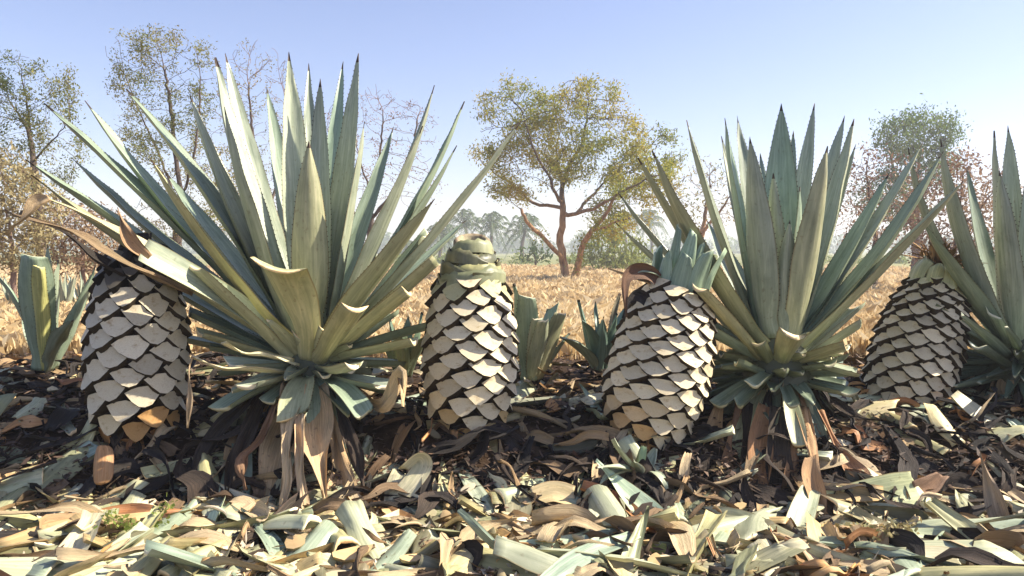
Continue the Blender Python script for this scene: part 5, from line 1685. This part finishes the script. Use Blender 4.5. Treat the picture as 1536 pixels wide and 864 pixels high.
marked('amber_leaf', 'long amber leaf fading to cream at its far end', 'leaf offcut', [(505, 748, gy(745)), (560, 764, gy(760)), (610, 782, gy(780)), (655, 800, gy(792))], 0.055, AM, (1.0, 0.95, 0.85), curl=0.5, hint=(0, -0.7, 0.8))
marked('leaf_strip', 'long narrow cream strip slanting across the litter below the dry skirt', 'leaf strip', [(415, 868, gy(860)), (480, 836, gy(836)), (540, 805, gy(806)), (610, 772, gy(775))], 0.045, OF, (1.15, 1.1, 0.95), hint=(0, -0.6, 0.9))
marked('agave_cutting', 'pale blue green blade lying level across the litter beneath the slender heart', 'leaf blade', [(772, 832, gy(828)), (820, 828, gy(824)), (870, 822, gy(818)), (900, 816, gy(815))], 0.075, AG, (1.5, 1.65, 1.6), hint=(0, -0.6, 0.9))
marked('agave_cutting', 'pale pointed blade slanting down from the bright green sucker', 'leaf blade', [(1012, 808, gy(806)), (970, 768, gy(772)), (925, 722, gy(750) + 0.03), (894, 690, gy(750) + 0.05)], 0.075, AG, (1.6, 1.7, 1.55), wfn=lambda t: 1.0 - 0.9 * sst(0.3, 1.0, t), hint=(0, -0.8, 0.7), t1=1.0)
marked('agave_cutting', 'dark grey green blade slanting up towards the dark topped heart', 'leaf blade', [(-10, 742, 2.16), (50, 722, 2.2), (110, 690, 2.26), (146, 668, 2.3)], 0.055, AG, (0.8, 0.9, 1.0), hint=(0, -0.8, 0.7))
marked('leaf_chunk', 'rounded orange brown leaf chunk standing below the dark topped heart', 'leaf offcut', [(152, 728, 2.16), (152, 700, 2.18), (154, 668, 2.22)], 0.066, AM, (0.85, 0.8, 0.75), wfn=lambda t: (max(0.0, 1 - abs(2 * t / 0.7 - 1) ** 4)) ** 0.5 * 0.95 + 0.05, hint=(0, 1, 0.4), thick=0.016, wob=0.006, nseg=24)
marked('agave_cutting', 'bluish white blade standing up from the litter left of the dry skirt', 'leaf blade', [(278, 870, 1.78), (298, 835, 1.86), (316, 795, 1.95), (330, 758, 2.04)], 0.06, AG, (1.9, 2.0, 1.95), hint=(-0.6, -0.7, 0.5))
marked('amber_leaf', 'triangular orange leaf offcut by the yellow flowered herb', 'leaf offcut', [(262, 840, 1.86), (255, 815, 1.9), (246, 790, 1.95), (240, 772, 1.98)], 0.085, AM, (1.15, 1.0, 0.8), wfn=lambda t: 1.0 - 0.7 * t, hint=(0, -0.9, 0.4), curl=0.4)
marked('dry_spike', 'grey brown dry spike standing up out of the litter by the edge agave', 'dry leaf', [(1512, 812, 1.96), (1496, 770, 2.0), (1484, 725, 2.04), (1470, 678, 2.06)], 0.055, DR, (0.85, 0.78, 0.78), wfn=w_dry, curl=1.1, hint=(-0.4, -0.8, 0), wob=0.01, t1=1.0)
marked('standing_leaf', 'dry brown leaf standing upright between hanging skirt and broad olive blade', 'dry leaf', [(1226, 790, 2.04), (1222, 750, 2.08), (1214, 715, 2.12), (1218, 684, 2.16)], 0.065, DR, (0.95, 0.72, 0.56), wfn=w_dry, curl=1.2, hint=(0, -1, 0.1), wob=0.01)
marked('agave_cutting', 'yellow green narrow blade lying beside the bright green sucker', 'leaf blade', [(888, 805, gy(806)), (930, 812, gy(810)), (965, 818, gy(816)), (1000, 826, gy(824))], 0.035, AG, (1.9, 1.8, 0.8), hint=(0, -0.6, 0.9))
marked('twisted_leaf', 'large twisted brown dry leaf on the litter beneath the slender heart', 'dry leaf', [(620, 832, gy(826)), (680, 822, gy(818)), (740, 806, gy(804)), (778, 840, gy(836)), (800, 872, gy(862))], 0.07, DR, (0.85, 0.74, 0.62), wfn=w_strip, curl=1.2, wob=0.014, nseg=26)
marked('agave_cutting', 'long straight pale blade lying level at the right of the litter', 'leaf blade', [(1205, 806, gy(806)), (1290, 808, gy(808)), (1380, 806, gy(806)), (1470, 808, gy(808))], 0.045, AG, (1.7, 1.65, 1.4), hint=(0, -0.6, 0.9))
marked('agave_cutting', 'cream based blade with a sharp point under the long straight pale blade', 'leaf blade', [(1240, 818, gy(815)), (1350, 818, gy(815)), (1430, 832, gy(828)), (1500, 852, gy(846))], 0.05, OF, (1.0, 0.95, 0.85), wfn=w_agave, t1=1.0, hint=(0, -0.6, 0.9))
marked('agave_cutting', 'wide cream slab of leaf lying flat at the litter edge by straw', 'leaf blade', [(1370, 850, gy(848)), (1400, 846, gy(846)), (1445, 850, gy(850))], 0.11, OF, (1.05, 1.0, 0.9), hint=(0, -0.4, 1), ch=0.05)
marked('agave_cutting', 'broad grey blade leaning over the litter beneath the frayed heart', 'leaf blade', [(1330, 660, 2.5), (1365, 690, 2.36), (1400, 720, 2.24), (1440, 745, 2.16)], 0.07, AG, (1.3, 1.4, 1.3), hint=(0, -0.6, 0.9))
marked('agave_cutting', 'dark green slab of leaf in the shade under the edge agave', 'leaf blade', [(1455, 690, 2.36), (1490, 712, 2.3), (1545, 735, 2.26)], 0.08, AG, (0.8, 1.0, 1.0), hint=(0, -0.8, 0.7))
marked('leaf_strip', 'upright cream pointed strip leaning on the earth right of the slender heart', 'leaf strip', [(800, 748, gy(748)), (830, 740, gy(742)), (862, 748, gy(748))], 0.075, OF, (1.0, 0.82, 0.62), hint=(0, -0.6, 0.9))
marked('amber_leaf', 'dark amber rolled leaf lying across the foot of the earth bank', 'leaf offcut', [(872, 730, gy(742)), (910, 745, gy(750)), (945, 765, gy(768)), (960, 780, gy(782))], 0.06, AM, (0.7, 0.55, 0.45), curl=1.2)


# ------------------------------------------------------------------ little herbs
def herb(label, px, py, Y, h, seed, mat, flower=None, n=5):
    rr = random.Random(seed)
    p = at(px, py, Y)
    root = empty('herb', Vector((p.x, p.y, gz(p.x, p.y))), label, 'herb')
    rg = np.random.default_rng(seed)
    mb = MB(); leaf_pts = []
    for k in range(n):
        a = rr.uniform(0, 6.28); l = h * rr.uniform(0.7, 1.15)
        d = Vector((math.cos(a) * 0.5, math.sin(a) * 0.3 - 0.15, 1)).normalized()
        cv = catmull([Vector((0, 0, -0.01)), d * l * 0.5 + Vector((0, 0, 0.01)), d * l + Vector((math.cos(a), math.sin(a), -0.2)) * l * 0.25], 8)
        for i, q in enumerate(cv):
            for e in range(3):
                mb.v.append(q + Vector((math.cos(e * 2.094), math.sin(e * 2.094), 0)) * 0.0015)
            if i > 2: leaf_pts.append(np.array(q))
        b0 = len(mb.v) - 27
        for i in range(8):
            for e in range(3):
                mb.quad((b0 + i * 3 + e, b0 + i * 3 + (e + 1) % 3, b0 + (i + 1) * 3 + (e + 1) % 3, b0 + (i + 1) * 3 + e), 0)
    link('stems', mb.mesh('stems', [M['twig_pink']]), root)
    Q, c = leaf_quads(leaf_pts, 9, 0.010, 0.014, rg, 0.1, 1.8)
    tri_cloud('foliage', Q, mat, rg.random(len(Q)), root)
    return root


herb('little yellow flowered herb growing through the litter below the dark topped heart', 212, 812, 1.90, 0.12, 1, M['leaf_lime'])
herb('low pale green herb trailing over the litter before the long straight blades', 1318, 836, 1.84, 0.09, 2, M['leaf_straw'], n=9)

# ------------------------------------------------------------------ haze
def build_haze():
    x0, x1, y0, y1, z0, z1 = -345, 345, -45, 372, -2.0, 13.0
    v = [(x, y, z) for z in (z0, z1) for y in (y0, y1) for x in (x0, x1)]
    f = [(0, 2, 3, 1), (4, 5, 7, 6), (0, 1, 5, 4), (2, 6, 7, 3), (0, 4, 6, 2), (1, 3, 7, 5)]
    me = bpy.data.meshes.new('haze')
    me.from_pydata(v, [], f)
    m = bpy.data.materials.new('haze')
    m.use_nodes = True
    n, l = m.node_tree.nodes, m.node_tree.links
    n.remove(n['Principled BSDF'])
    pv = n.new('ShaderNodeVolumePrincipled')
    pv.inputs['Color'].default_value = (0.88, 0.92, 0.98, 1)
    pv.inputs['Density'].default_value = 0.0034
    pv.inputs['Anisotropy'].default_value = 0.2
    l.new(pv.outputs[0], n['Material Output'].inputs['Volume'])
    me.materials.append(m)
    tag(link('haze', me), 'thin pale haze hanging over the far fields', 'haze', kind='stuff')


build_haze()
print('OBJECTS', len(bpy.data.objects), 'pieces', placed, 'rest', len(rest))
